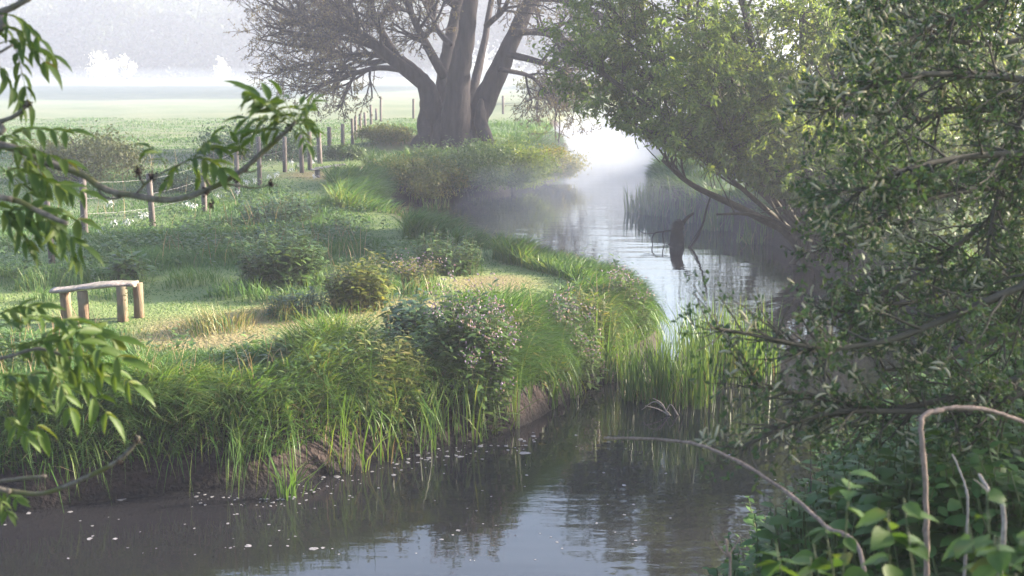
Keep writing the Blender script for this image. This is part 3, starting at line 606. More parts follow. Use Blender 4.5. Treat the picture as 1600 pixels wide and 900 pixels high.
# ------------------------------------------------------------------ herbs and bushes of the left bank
def herb(name, label, px, py, h, rad, nstem, L, mat, wr=.36, flowers=None, cat='plant', group=None, base=None, stem_mat='stem', spread=.35, gap=.055, T=T_SMALL):
    b0 = gp(px, py) if base is None else np.array(base); rt = root(name, label, cat, b0, group)
    GS_, GL_, GF = Geo(), Geo(), Geo()
    nstem = int(nstem * 1.5); L = L * 1.35
    for q in range(nstem):
        an = R.uniform(0, 6.28); rr = rad * math.sqrt(R.uniform(0, 1)) * .9; bx, by = b0[0] + math.cos(an) * rr * .75, b0[1] + math.sin(an) * rr * .75
        bz = gz(bx, by) if base is None else b0[2]
        hh = h * R.uniform(.45, 1.0) * (1 - .4 * (rr / rad) ** 2) * (1.22 if R.uniform() < .14 else 1); o_ = np.array([math.cos(an), math.sin(an), 0]) * (rr / rad) * spread * hh
        st = smooth_line([(bx, by, bz - .03), np.array([bx, by, bz]) + o_ * .4 + np.array([0, 0, hh * .55]) + R.normal(0, .02, 3), np.array([bx, by, bz]) + o_ + np.array([0, 0, hh])], 4)
        tube(GS_, st, np.linspace(.006, .003, len(st)), 3, cap=False)
        k = max(4, int(hh / gap)); f_ = np.linspace(.12, 1, k); P_ = np.stack([np.interp(f_, np.linspace(0, 1, len(st)), st[:, c]) for c in range(3)], -1)
        P_ = np.repeat(P_, 2, 0); a2 = np.repeat(np.arange(k) * 1.57 + R.uniform(0, 6), 2) + np.tile([0, np.pi], k) + R.normal(0, .3, 2 * k)
        d_ = np.stack([np.cos(a2), np.sin(a2), R.uniform(-.35, .55, 2 * k)], -1)
        l_ = L * R.uniform(.6, 1.2, 2 * k) * np.repeat(np.interp(f_, [0, .4, .9, 1], [.7, 1, .75, .5]), 2)
        leaves(GL_, P_, d_, np.array([0, 0, 1.0]) + R.normal(0, .25, (2 * k, 3)), l_, l_ * wr, T)
        if flowers and hh > .62 * h:
            nf = flowers; tip = st[-1]; pf = tip + R.normal(0, 1, (nf, 3)) * np.array([.045, .045, .05])
            leaves(GF, pf, R.normal(0, .6, (nf, 3)) + np.array([0, 0, -.5]), R.normal(0, 1, (nf, 3)), R.uniform(.022, .034, nf), .017, T_SMALL)
    GS_.build('stems', M[stem_mat], rt); GL_.build('leaves', M[mat], rt)
    if flowers: tag(GF.build('flowers', M['petal'], rt), kind='stuff')
    return rt
herb('bush', 'rounded dark green leafy bush in the middle of the bank', 440, 447, .82, .68, 110, .12, 'herb', .34, cat='bush')
herb('bush', 'smaller sunlit leafy bush right of the rounded dark one', 560, 482, .72, .42, 70, .12, 'herb_yel', .34, cat='bush')
herb('bush', 'wide low dark bush under the end of the ash branch', 440, 348, .55, .95, 110, .10, 'herb_blue', .4, cat='bush')
herb('nettle_clump', 'loose green clump by the mown path behind the flowering plant', 700, 425, .58, .6, 70, .10, 'herb', .34)
herb('nettle_clump', 'low pinkish seeded clump between the sunlit bush and the path', 645, 452, .45, .4, 46, .08, 'herb_yel', .34, flowers=3)
herb('dock_plant', 'dark upright dock plant in the grass behind the bench', 198, 440, .42, .22, 16, .2, 'herb', .28)
herb('grass_hummock_plant', 'blue green leafy tuft in front of the rounded bush', 470, 492, .34, .5, 50, .10, 'herb_blue', .25)
herb('comfrey', 'dark green comfrey with pale purple flowers at the bank edge', 740, 590, .82, .5, 70, .13, 'herb', .34, flowers=14, cat='flowering plant')
herb('comfrey', 'leafy flowerless comfrey left of the purple flowering one', 650, 545, .62, .36, 40, .15, 'herb_blue', .36, cat='flowering plant')
herb('comfrey', 'second purple flowering comfrey right of the largest one', 900, 560, .6, .3, 34, .11, 'herb', .34, flowers=9, cat='flowering plant')
herb('comfrey', 'flowering clump near the tip of the headland', 985, 490, .5, .3, 30, .10, 'herb', .34, flowers=7, cat='flowering plant')
herb('bank_plant', 'bright yellow green herbs on the bank above the iris leaves', 600, 610, .5, .5, 60, .11, 'herb_yel', .3)
herb('bank_plant', 'green leafy herbs on the bank left of the yellow green ones', 480, 580, .42, .5, 50, .11, 'herb', .3)
herb('bank_plant', 'leafy herbs above the dark bank hollow', 830, 560, .48, .42, 46, .10, 'herb_yel', .28)
herb('bank_plant', 'low bright herbs on the sunny headland edge', 940, 530, .5, .42, 50, .10, 'herb_yel', .28)
for q, (px, py, h, lab) in enumerate([(800, 385, .4, 'leftmost leafy tuft of the row along the far edge of the headland'), (855, 395, .52, 'tall leafy tuft second in the row along the headland'), (905, 408, .55, 'thick leafy tuft third in the row along the headland'),
                                      (955, 432, .6, 'leafy tuft with dark spikes near the headland tip'), (1000, 462, .6, 'last leafy tuft at the headland tip beside the water'), (700, 352, .35, 'low dark tuft where the bank curves away'), (610, 330, .3, 'small dark tuft by the narrow part of the path')]):
    herb('edge_plant', lab, px, py, h, .45, 48, .10, 'herb_blue' if q in (0, 5, 6) else 'herb', .3, group='leafy tufts along the headland')

# ------------------------------------------------------------------ reeds and iris leaves in the water
def reeds(label, px, py, h, rad, n_, w=.014, mat='reed', group='iris clumps along the near bank', base=None, bendm=.35, lean=None, name='iris_clump', aspect=1.0):
    b0 = plane(px, py, -.05) if base is None else np.array(base); rt = root(name, label, 'reeds', b0, group); G = Geo()
    an = R.uniform(0, 6.28, n_); rr = rad * np.sqrt(R.uniform(0, 1, n_)); p_ = np.stack([b0[0] + np.cos(an) * rr, b0[1] + np.sin(an) * rr * aspect, np.full(n_, b0[2])], -1)
    gzz = ground_z(p_[:, 0], p_[:, 1]); ok = gzz < .22; p_, gzz = p_[ok], gzz[ok]; n_ = len(p_)
    if n_ == 0: p_ = b0[None].copy(); gzz = np.array([b0[2]]); n_ = 1
    p_[:, 2] = np.maximum(gzz, -.1) - .02
    th = R.uniform(0, 6.28, n_); ld = np.stack([np.cos(th), np.sin(th), np.zeros(n_)], -1)
    if lean is not None: ld = nrm(ld * .6 + np.array(lean))
    bend = np.abs(R.normal(0, bendm, n_)) + .03
    blades(G, p_, h * (1.32 if 'reed bed' in group else 1.3 if 'iris' in group else 1.0) * R.uniform(.5, 1.1, n_), R.uniform(.7, 1.3, n_) * w, ld, bend, 4)
    G.build('leaf_blades', M[mat], rt)
    if n_ < 30: return rt
    G2 = Geo(); k = max(12, n_ // 6); idx = R.integers(0, n_, k)
    blades(G2, p_[idx] + R.normal(0, .02, (k, 3)) * np.array([1, 1, 0]), h * R.uniform(.35, .85, k), np.full(k, w * .8), nrm(ld[idx] + R.normal(0, .4, (k, 3)) * np.array([1, 1, 0])), R.uniform(.15, .7, k), 4)
    G2.build('dead_blades', M['dead_grass'], rt); return rt
for px, py, h, r_, n_, lab in [(345, 755, .5, .16, 26, 'thin iris clump under the left grass bank'), (395, 755, .62, .14, 34, 'iris clump in the dark bank hollow left of the upright one'), (452, 785, .55, .09, 26, 'upright iris clump standing alone in the water'), (412, 790, .18, .05, 10, 'stubby broken iris tuft left of the upright one'),
                               (486, 775, .25, .05, 7, 'tiny iris tuft right of the upright one'), (540, 740, .62, .22, 44, 'iris clump below the yellow green herbs'), (600, 722, .66, .25, 60, 'dense iris clump in the middle of the near bank'), (650, 708, .6, .22, 48, 'iris clump left of the brown leaf stand'),
                               (730, 690, .66, .25, 56, 'iris stand with brown dead leaves under the comfrey'), (785, 672, .72, .2, 60, 'tall iris stand at the corner of the near bank'), (815, 660, .7, .13, 34, 'rightmost iris clump on the corner of the near bank'), (853, 644, .5, .14, 34, 'low sedge tuft in the shade just past the bank corner'), (888, 624, .5, .16, 38, 'sedge tuft in the hollow between the bank corner and the reed bed'), (925, 606, .55, .18, 44, 'sedge tuft touching the left side of the reed bed'), (285, 768, .4, .14, 24, 'short leaf tuft at the left end of the iris row'), (690, 697, .6, .18, 40, 'iris clump between the dense middle one and the brown leaf stand')]:
    reeds(lab, px, py, h, r_, n_, .014)
for px, py, h, r_, n_, lab in [(1010, 628, .72, .3, 110, 'left part of the bright reed bed standing in the river'), (1070, 635, .82, .34, 150, 'dense middle of the bright reed bed in the river'), (1125, 600, .85, .36, 130, 'back part of the bright reed bed in the river'), (1180, 592, .8, .3, 80, 'right edge of the reed bed behind the catkins'), (960, 600, .6, .25, 60, 'short reeds joining the headland and the reed bed'), (1100, 560, .7, .35, 70, 'rear reeds furthest from the near bank in the reed bed')]:
    reeds(lab, px, py, h, r_, int(n_ * 1.4), .014, group='reed bed in the river', bendm=.16)
for px, py, h, r_, n_, lab in [(1010, 332, .85, .5, 120, 'pale green reeds at the left tip of the far right bank'), (1045, 335, .9, .6, 150, 'yellow reeds in the middle below the willow limb'), (1090, 345, .85, .6, 130, 'darker reeds under the low willow limb'), (1130, 358, .7, .5, 110, 'shaded reeds between the stump and the willow foot'), (1190, 378, .6, .5, 90, 'short shaded reeds at the foot of the willow')]:
    b = plane(px, py, 0); reeds(lab, px, py, h, r_, n_, .026, group='reeds below the willow', base=b, bendm=.15)
for px, py, h, lab in [(685, 318, .5, 'small yellow reed tuft in the water below the old tree'), (612, 300, .8, 'tall tan reeds left below the old tree'), (640, 305, .75, 'tan green reeds beside the brushy mound')]:
    b = plane(px, py, .1); reeds(lab, px, py, h, .35, 40, .022, base=b, group='tan reeds below the old tree', bendm=.2, mat='reed')
# broken reed lying at the front of the reed bed
b = plane(1020, 645, .0); rt = root('broken_reed', 'pale broken reed stalks bent over in front of the reed bed', 'reed', b); G = Geo()
for (x0, y0), (x1, y1), (x2, y2) in [((1050, 652), (1025, 628), (1003, 640)), ((1055, 655), (1030, 640), (1008, 634)), ((1045, 654), (1035, 632), (1020, 622)), ((1060, 650), (1048, 632), (1040, 645))]:
    tube(G, smooth_line([at(x0, y0, b[1] - .1), at(x1, y1, b[1] - .1), at(x2, y2, b[1] - .1)], 5), np.linspace(.008, .004, 11), 4)
G.build('stalks', M['palestem'], rt)

# ------------------------------------------------------------------ stump and dead branches by the willow
b = plane(1058, 382, 0); rt = root('tree_stump', 'dark broken stump standing in the river below the willow', 'stump', b); sY = b[1]; spx = sY / F; G = Geo()
L = [(1057, 386), (1058, 378), (1057, 365), (1060, 352), (1066, 346)]; pts = smooth_line([at(x, y, sY) for x, y in L], 4)
tube(G, pts, np.interp(np.linspace(0, 1, len(pts)), [0, .4, .8, 1], [15, 11, 9, 6]) * spx, 9, wob=.12); G.build('trunk', M['stump'], rt)
G = Geo(); tube(G, pxline([(1064, 352), (1074, 340), (1084, 333)], sY), np.linspace(4, 1.8, 9) * spx, 6, wob=.1)
tube(G, pxline([(1052, 360), (1036, 362), (1024, 364), (1019, 372), (1020, 382)], sY), np.linspace(1.6, .7, 17) * spx, 4); tube(G, pxline([(1036, 362), (1036, 372), (1039, 384)], sY), np.linspace(1, .6, 9) * spx, 4)
tube(G, pxline([(1024, 364), (1008, 365), (996, 358)], sY), np.linspace(.9, .4, 9) * spx, 4); G.build('broken_branch', M['stump'], rt)
rt = root('dead_branch', 'slanting dead branch rising from the water beside the stump', 'branch', plane(1065, 408, 0)); G = Geo()
tube(G, pxline([(1062, 410), (1068, 398), (1085, 378), (1098, 350), (1104, 326), (1110, 308)], sY - .4), np.linspace(2.6, 1.3, 21) * spx, 6, wob=.1)
tube(G, pxline([(1096, 354), (1088, 366), (1074, 388)], sY - .35), np.linspace(1.2, .6, 9) * spx, 4); G.build('wood', M['stump'], rt)

# ------------------------------------------------------------------ fence along the field
posts = [(82, 412, 300, 9), (132, 366, 276, 10), (239, 354, 272, 8.5), (319, 332, 250, 8), (371, 305, 230, 7), (406, 290, 214, 6.5), (445, 270, 214, 6.5), (472, 271, 211, 6.5), (484, 266, 206, 6.5), (500, 256, 208, 7), (515, 244, 199, 6), (536, 241, 194, 5.5),
         (551, 226, 186, 4.5), (556, 218, 182, 4.2), (563, 208, 178, 4), (571, 200, 176, 3.8), (580, 195, 164, 3.6), (588, 188, 170, 3.2), (595, 190, 151, 3.2)]
f0 = gp(239, 354); fence = root('fence', 'wire fence on weathered wooden posts along the misty field', 'fence', f0)
PB = []
for q, (px, y0, y1, wpx) in enumerate(posts):
    b = gp(px, y0); d = ray(px, y1); tz = (np.array([0, 0, HC]) + d * (b[1] / d[1]))[2]; h = tz - b[2]; r_ = wpx / 1.8 * b[1] / F
    tilt = R.normal(0, .035, 2) * h; G = Geo(); t_ = np.array([b[0] + tilt[0] * .6, b[1] + tilt[1], b[2] + h])
    pts = np.array([b - np.array([0, 0, .2]), b + (t_ - b) * .5, t_, t_ + np.array([0, 0, .012])]); tube(G, pts, [r_ * 1.05, r_, r_ * .95, r_ * .7], 9, wob=.05)
    G.build('post', M['post'], fence); PB.append((b, t_))
for hh in (.35, .62, .9):
    G = Geo()
    for (b1, t1), (b2, t2) in zip(PB[:-1], PB[1:]):
        p1 = b1 + (t1 - b1) * hh; p2 = b2 + (t2 - b2) * hh; mid_ = (p1 + p2) / 2 - np.array([0, 0, .02]); tube(G, [p1, mid_, p2], .0024, 4, cap=False)
    G.build('wire', M['wire'], fence)
for q, (px, py) in enumerate([(158, 362), (180, 350), (200, 347), (220, 338), (228, 336), (173, 318), (300, 322), (293, 317), (340, 306), (372, 300), (385, 283), (398, 280), (420, 275), (432, 271), (456, 264), (468, 258), (488, 252), (492, 276), (495, 246), (455, 252)]):
    b = gp(px, py + 8) + np.array([0, 0, .12]); G = Geo(); k = 30
    pb = b + R.normal(0, 1, (k, 3)) * np.array([.03, .03, .03]); leaves(G, pb, R.normal(0, .5, (k, 3)) + np.array([0, 0, -1]), R.normal(0, 1, (k, 3)), R.uniform(.03, .10, k), .010, T_SMALL); G.build('wool_tuft', M['wool'], fence)
for px, y0, y1, lab in [(646, 186, 155, 'lone leaning post in the field left of the old tree'), (786, 178, 150, 'lone misty post in the field right of the old tree'), (839, 176, 158, 'faint short post in the mist left of the willow')]:
    b = gp(px, y0); t_ = at(px, y1, b[1]); rt = root('field_post', lab, 'post', b); G = Geo(); r_ = 1.9 * b[1] / F; tube(G, [b - np.array([0, 0, .1]), t_, t_ + np.array([0, 0, .02])], [r_, r_, r_ * .6], 7); G.build('post_shaft', M['post'], rt)

# ------------------------------------------------------------------ benches
def slab(G, cx, cy, half_u, half_v, top, u, v, thick, nu=22, nv=7, wave=.02, bow=.0, seed=0):
    """plank with live edges and a wavy top; u, v are unit horizontal axes"""
    s_ = np.linspace(-1, 1, nu); t_ = np.linspace(-1, 1, nv); SS, TT = np.meshgrid(s_, t_, indexing='ij')
    e1 = half_v * (1 + .14 * np.sin(SS * 4 + seed) + .08 * np.sin(SS * 11 + seed * 2))
    X = cx + u[0] * half_u * SS + v[0] * e1 * TT; Y = cy + u[1] * half_u * SS + v[1] * e1 * TT
    Z = top + wave * np.sin(SS * 2.6 + .6) + bow * SS + .004 * vn(X, Y, .05)
    Zb = Z - thick * (1 - .45 * np.abs(TT) ** 3) * (1 + .1 * np.sin(SS * 7)); Zt = Z - .012 * np.abs(TT) ** 6
    n_ = nu * nv; tv = np.stack([X, Y, Zt], -1).reshape(-1, 3); bv = np.stack([X, Y, Zb], -1).reshape(-1, 3)
    i_ = (np.arange(nu - 1)[:, None] * nv + np.arange(nv - 1)[None]); f = np.stack([i_, i_ + nv, i_ + nv + 1, i_ + 1], -1).reshape(-1, 4)
    ring = [q * nv for q in range(nu)] + [(nu - 1) * nv + q for q in range(1, nv)] + [q * nv + nv - 1 for q in range(nu - 2, -1, -1)] + [q for q in range(nv - 2, 0, -1)]
    side = [(ring[q], ring[q] + n_, ring[(q + 1) % len(ring)] + n_, ring[(q + 1) % len(ring)]) for q in range(len(ring))]
    G.add(np.vstack([tv, bv]), None, np.vstack([f, f[:, ::-1] + n_, np.array(side)]))
bY = gp(150, 499)[1]; bz = gz((150 - 800) / F * bY, bY)
bc = at(150, 499, bY); bench = root('rustic_bench', 'rustic bench with a wavy plank seat on four log legs in the clearing', 'bench', (bc[0], bc[1], bz))
top_l, top_r = at(84, 449, bY)[2], at(214, 440, bY)[2]; G = Geo()
slab(G, bc[0], bc[1], 66 * bY / F, .15, (top_l + top_r) / 2, (1, 0.03, 0), (-.03, 1, 0), .055, wave=.016, bow=(top_r - top_l) / 2 - .005, seed=1); G.build('seat', M['plank'], bench)
for px, dy, r_ in [(91, .11, 8.5), (119, -.11, 8.3), (181, -.11, 8.6), (207, .10, 8)]:
    yy = bY + dy; x = (px - 800) / F * yy * 1.0; zz = gz(x, yy); tp = np.interp(px, [84, 214], [top_l, top_r]) + .016 * math.sin((px - 150) / 66 * 2.6 + .6) - .035
    G = Geo(); tube(G, [(x + R.normal(0, .006), yy, zz - .12), (x, yy, (zz + tp) / 2), (x + R.normal(0, .008), yy, tp)], np.array([1.06, 1, 1.02]) * r_ * bY / F, 12, wob=.04); G.build('leg', M['log'], bench)
fb = gp(512, 277); fbench = root('plank_bench', 'small low grey plank bench in the grass beside the fence', 'bench', fb)
for dx, dy, hv, hu, sd_ in [(-.04, -.10, .10, .34, 0), (.05, .13, .10, .36, 2)]:
    G = Geo(); slab(G, fb[0] + dx, fb[1] + dy, hu, hv, fb[2] + .24 + (.02 if sd_ else 0), (.94, .34, 0), (-.34, .94, 0), .035, wave=.006, bow=.03, seed=sd_); G.build('seat_plank', M['plank'], fbench)
for sx in (-.24, .24):
    for sy in (-.1, .12):
        x, y = fb[0] + sx * .94 - sy * .34, fb[1] + sx * .34 + sy * .94; G = Geo(); tube(G, [(x, y, gz(x, y) - .05), (x, y, fb[2] + .2 + .03 * sx / .34)], .04, 8); G.build('leg', M['post'], fbench)

# ------------------------------------------------------------------ the near right bank: sallow with catkins
SB = np.array([3.15, 6.2, gz(3.15, 6.2)])
sal = root('catkin_willow', 'dark leafy sallow bush with pale fluffy catkins filling the right side', 'bush', SB)
sl = [([(1640, 300), (1560, 330), (1480, 400), (1380, 460), (1300, 500)], 5.4), ([(1700, 420), (1560, 460), (1430, 520), (1290, 545), (1190, 525), (1110, 512)], 4.8), ([(1700, 560), (1560, 600), (1400, 640), (1260, 615), (1180, 605)], 5.0), ([(1650, 620), (1500, 645), (1350, 640), (1240, 660), (1160, 700)], 4.9),
      ([(1700, 140), (1580, 122), (1480, 116), (1395, 120), (1330, 150), (1290, 175)], 5.2), ([(1700, 200), (1600, 180), (1500, 170), (1420, 200), (1330, 260), (1290, 300)], 5.6), ([(1720, -60), (1600, -20), (1500, 20), (1420, 60), (1360, 90)], 5.8), ([(1700, 40), (1600, 60), (1520, 70), (1440, 40), (1380, 10)], 6.2),
      ([(1700, 280), (1600, 290), (1500, 300), (1400, 330), (1310, 370)], 6.0), ([(1700, 380), (1620, 400), (1540, 440), (1440, 470), (1340, 480)], 6.4), ([(1720, 480), (1620, 500), (1540, 540), (1450, 570), (1370, 580)], 5.6), ([(1700, 0), (1640, 100), (1590, 200), (1560, 300), (1540, 400)], 5.4), ([(1700, -100), (1580, -60), (1480, -30), (1420, 0)], 6.8), ([(1690, 250), (1580, 240), (1480, 250), (1400, 270), (1340, 300)], 5.0)]
spec = dict(levels=2, leaves=20, per_m=[15, 17], start=[.15, .1], angle=(25, 60), len=[.30, .17], seg=4, trop=[.1, .05], wob=.14, rad=[.006, .003], rmin=.0016)
out, lp = [], []
for L, Y in sl:
    line = np.vstack([[SB + R.normal(0, .08, 3) * np.array([1, 1, 0]) + np.array([0, 0, -.05])], pxline(L, Y + .3, -.5)])
    line = smooth_line(line[[0] + list(range(1, len(line), 3)) + [len(line) - 1]], 3)
    grow(line, .018, .004, 0, out, lp, spec)
thin = lambda p_: R.uniform() < (.3 if p_[0] < .205 * p_[1] else .75 if p_[0] < .25 * p_[1] else 1)
lp = [q for q in lp if thin(q[0])]; out = [q for q in out if q[2] < 2 or thin(q[0][-1])]
G = Geo(); tubes(G, out, 1); G.build('branches', M['wbark'], sal)
G = Geo(); tubes(G, out, 9, 2); G.build('twigs', M['wbark'], sal)
G = Geo(); leaf_cloud(G, lp, (.015, .031), .44, T_SMALL, .05, .8, .007); G.build('leaves', M['sallow'], sal)
print('sallow', len(out), len(lp))
def catkin_geo(G, p_, d_, ln):
    side = nrm(np.cross(d_, R.normal(0, 1, 3))); q = np.linspace(0, 1, 6)
    pts = p_ + d_ * (q * ln)[:, None] + side * (.42 * ln * q ** 2)[:, None]
    tube(G, pts, np.array([.35, .8, 1, 1, .85, .3]) * .0048, 6, wob=.2)
    k = 40; f_ = R.uniform(0.05, 1, k); b_ = np.stack([np.interp(f_, q, pts[:, c]) for c in range(3)], -1)
    leaves(G, b_, R.normal(0, 1, (k, 3)) + d_ * .4, R.normal(0, 1, (k, 3)), R.uniform(.006, .009, k), .0018, T_TINY)
# catkins grow in bunches at the ends of the twigs nearest the river
tw = [q for q in out if q[2] == 2]
def to_px(p_):
    v = p_ - np.array([0, 0, HC]); fz = v[1] * CP - v[2] * SP; return 800 + F * v[0] / fz, 450 - F * (v[1] * SP + v[2] * CP) / fz
CK = []
for pts, rad, lev in tw:
    x, y = to_px(pts[-1]); bun = vn(np.array([x]), np.array([y]), 60, 7)[0]
    if R.uniform() < (.42 if x < 1470 else .15) * np.clip((bun - .36) * 4, 0, 1) and -40 < x < 1640 and -40 < y < 720:
        nk = R.integers(2, 6); sd_ = nrm(np.cross(pts[-1] - pts[0], R.normal(0, 1, 3)))
        for c in range(nk):
            f_ = (c + R.uniform(.1, .9)) / nk; t_ = f_ * 3.99; q = pts[int(t_)] + (pts[int(t_) + 1] - pts[int(t_)]) * (t_ % 1)
            d_ = nrm(nrm(pts[-1] - pts[0]) * .55 + sd_ * (.8 if c % 2 else -.6) + R.normal(0, .25, 3) + np.array([0, 0, .35])); CK.append((np.linalg.norm(q - cam.location), q, d_, R.uniform(.03, .05)))
CK.sort(key=lambda q: q[0]); print('catkins', len(CK))
for _, q, d_, ln in CK[:90]:
    G = Geo(); catkin_geo(G, q, d_, ln); G.build('catkin', M['catkin'], sal)
G = Geo()
for _, q, d_, ln in CK[90:900]: catkin_geo(G, q, d_, ln)
if G.n: tag(G.build('catkins', M['catkin'], sal), kind='stuff')

# nettles and brambles on the near right bank
def top_at(px, py, Y): return at(px, py, Y)
NT = [(1240, 800, 7.4), (1300, 735, 7.2), (1350, 690, 7.0), (1420, 650, 6.8), (1500, 610, 6.6), (1580, 560, 6.4), (1650, 520, 6.3), (1280, 830, 6.4), (1360, 770, 6.2), (1440, 720, 6.0), (1520, 680, 5.8), (1600, 620, 5.6), (1660, 600, 5.4),
      (1200, 860, 6.6), (1320, 860, 5.4), (1400, 810, 5.2), (1480, 760, 5.0), (1560, 730, 4.8), (1640, 690, 4.7), (1140, 880, 6.9), (1560, 500, 6.9), (1630, 450, 6.8), (1440, 580, 7.3), (1500, 545, 7.2), (1380, 640, 7.6), (1230, 770, 8)]
names = ['at the water side', 'left of the bent dead stem', 'in the middle of the thicket', 'under the catkin twigs', 'right of the bent dead stem', 'by the right edge of the view']
for q, (px, py, Y) in enumerate(NT):
    t_ = top_at(px, py, Y); g0 = gz(t_[0], t_[1]); h = max(.45, t_[2] - g0)
    side = 'at the water side' if px < 1300 else 'left of the bent dead stem' if px < 1430 else 'right of the bent dead stem' if px < 1570 else 'at the right edge of the view'
    dep = 'front' if Y < 5.7 else 'middle' if Y < 6.7 else 'back'
    herb('nettle_clump', f'dark green nettle clump {side}, {dep} of the thicket', 0, 0, h, .42, 30, .085, 'nettle', .55, group='nettles on the near right bank', base=(t_[0], t_[1], g0), spread=.2, gap=.055)
# big near leaves at the bottom right corner
BL = [('broad leaved bramble at the bottom edge under the arching dead stem', (1070, 950), 3.2, 5), ('broad leaved bramble right of the arching dead stem foot', (1260, 830), 3.0, 8), ('bright broad leaved bramble with the largest drooping leaf', (1520, 800), 2.5, 9), ('broad leaved bramble in front of the bent dead stem', (1420, 800), 2.7, 8), ('broad leaved bramble cut by the right edge of the view', (1600, 790), 2.6, 6), ('low broad leaved bramble between the two dead stems', (1340, 880), 2.8, 8)]
for lab, (px, py), Y, k in BL:
    t_ = at(px, py + 25, Y); b0 = np.array([t_[0] + .05, t_[1] - .1, gz(t_[0] + .05, t_[1] - .1)]); rt = root('bramble', lab, 'plant', b0, 'broad leaved brambles in the near corner'); G1, G2 = Geo(), Geo()
    for s_ in range(4):
        tip = t_ + R.normal(0, .07, 3); st = smooth_line([b0 + R.normal(0, .03, 3) * np.array([1, 1, 0]) - np.array([0, 0, .03]), (b0 + tip) / 2 + R.normal(0, .04, 3), tip], 5); tube(G1, st, np.linspace(.0035, .0018, len(st)), 5)
        n_ = k + 9; f_ = R.uniform(.4, 1, n_) ** .6; pb = np.stack([np.interp(f_, np.linspace(0, 1, len(st)), st[:, c]) for c in range(3)], -1); an = R.uniform(0, 6.28, n_)
        l_ = R.uniform(.038, .074, n_); leaves(G2, pb, np.stack([np.cos(an), np.sin(an), R.uniform(-.6, .1, n_)], -1), np.array([0, 0, 1.]) + R.normal(0, .3, (n_, 3)), l_, l_ * .72, T_FINE)
    G1.build('stems', M['stem'], rt); G2.build('leaves', M['broad'], rt)

# dead stems on the near right bank
def deadstem(label, L, Y0, Y1, r0, r1, mat, extra=(), foot=True):
    pts = [at(x, y, Y0 + (Y1 - Y0) * q / (len(L) - 1)) for q, (x, y) in enumerate(L)]
    if foot: g0 = pts[0].copy(); g0[2] = gz(g0[0], g0[1]) - .05; pts = [g0] + pts
    rt = root('dry_stick', label, 'dead stem', pts[0]); G = Geo(); l_ = smooth_line(pts, 6); tube(G, l_ + R.normal(0, r1 * .18, l_.shape), np.linspace(r0, r1, len(l_)) * (1 + .25 * (np.arange(len(l_)) % 7 == 3)), 8, wob=.14)
    for E in extra: el = pxline(E, (Y0 + Y1) / 2); tube(G, el, np.linspace(r1 * .7, r1 * .3, len(el)), 5)
    G.build('stalk', M[mat], rt)
deadstem('long pale dead stem arching from the corner down to the water', [(1350, 888), (1290, 822), (1230, 770), (1160, 725), (1090, 695), (1020, 686), (945, 684)], 3.6, 4.9, .0065, .0045, 'deadstem')
deadstem('dead stem bent sharply into an arch at the right edge', [(1447, 895), (1447, 800), (1442, 700), (1440, 655), (1460, 643), (1500, 637), (1550, 643), (1600, 660), (1680, 690)], 3.9, 4.1, .0085, .006, 'deadstem')
deadstem('short pale splintered stick leaning behind the bramble leaves', [(1568, 815), (1550, 775), (1530, 742)], 3.7, 3.9, .009, .004, 'palestem', [[(1545, 770), (1530, 755), (1520, 748)]])
deadstem('thin crooked twig standing among the nettles', [(1512, 800), (1508, 760), (1497, 730), (1488, 710)], 4.4, 4.5, .005, .003, 'palestem')
deadstem('thin dark upright twig in front of the water', [(1266, 790), (1267, 740), (1266, 690)], 5.6, 5.7, .004, .002, 'twig')
deadstem('dry brown seed stalk at the bottom edge', [(1140, 900), (1137, 870), (1134, 842)], 4.4, 4.4, .005, .004, 'deadstem', [[(1137, 870), (1120, 850), (1112, 830)], [(1137, 868), (1150, 850), (1158, 836)]])

# ------------------------------------------------------------------ the ash tree at the left
AT = np.array([-2.75, 4.2, gz(-2.75, 4.2)]); ash = root('ash_tree', 'ash tree whose mossy twigs and feathery leaves hang in from the left', 'tree', AT)
G = Geo(); tl = smooth_line([AT - np.array([0, 0, .1]), AT + np.array([.05, 0, 1.6]), AT + np.array([0, .1, 3.2]), AT + np.array([-.1, .1, 5.5])], 5); tube(G, tl, np.linspace(.2, .11, len(tl)), 12, wob=.05); G.build('trunk', M['ashbark'], ash)
AY = 4.0
def ashlimb(L, r0, r1, Y=AY, name='limb', from_trunk=True, mat='ashbark'):
    pts = [at(x, y, Y) for x, y in L]
    if from_trunk:
        z = pts[0][2]; pts = [np.array([AT[0], AT[1] + .1, z + .12])] + pts
    G = Geo(); l_ = smooth_line(pts, 6); rr = np.linspace(r0, r1, len(l_)) * (1 + .22 * vn(np.arange(len(l_)) * 1.0, np.zeros(len(l_)), 2.3) - .11); tube(G, l_, rr, 8, wob=.1)
    return G
G = ashlimb([(-60, 215), (85, 258), (130, 274), (165, 296), (200, 304), (270, 312), (330, 294), (376, 268), (410, 238), (442, 210), (462, 190)], .012, .006)
for L, r_ in [([(212, 303), (236, 280), (262, 266), (290, 252)], .004), ([(345, 287), (372, 290), (398, 294), (424, 288)], .004), ([(200, 305), (172, 310), (156, 300), (155, 288)], .005), ([(330, 294), (322, 280), (320, 268)], .004), ([(376, 268), (396, 268), (410, 258)], .003), ([(238, 276), (238, 262)], .003), ([(226, 290), (216, 270), (214, 258)], .004)]:
    l_ = pxline(L, AY); tube(G, l_, np.linspace(r_, r_ * .6, len(l_)), 6, wob=.15)
G.build('limb', M['ashbark'], ash)
ashlimb([(-60, 45), (0, 20), (30, 6), (55, -10)], .012, .009).build('limb', M['ashbark'], ash)
ashlimb([(-60, 205), (0, 190), (28, 178), (44, 160)], .009, .006).build('limb', M['ashbark'], ash)
ashlimb([(-60, 300), (20, 312), (60, 330), (105, 350)], .010, .007, 3.9).build('limb', M['ashbark'], ash)
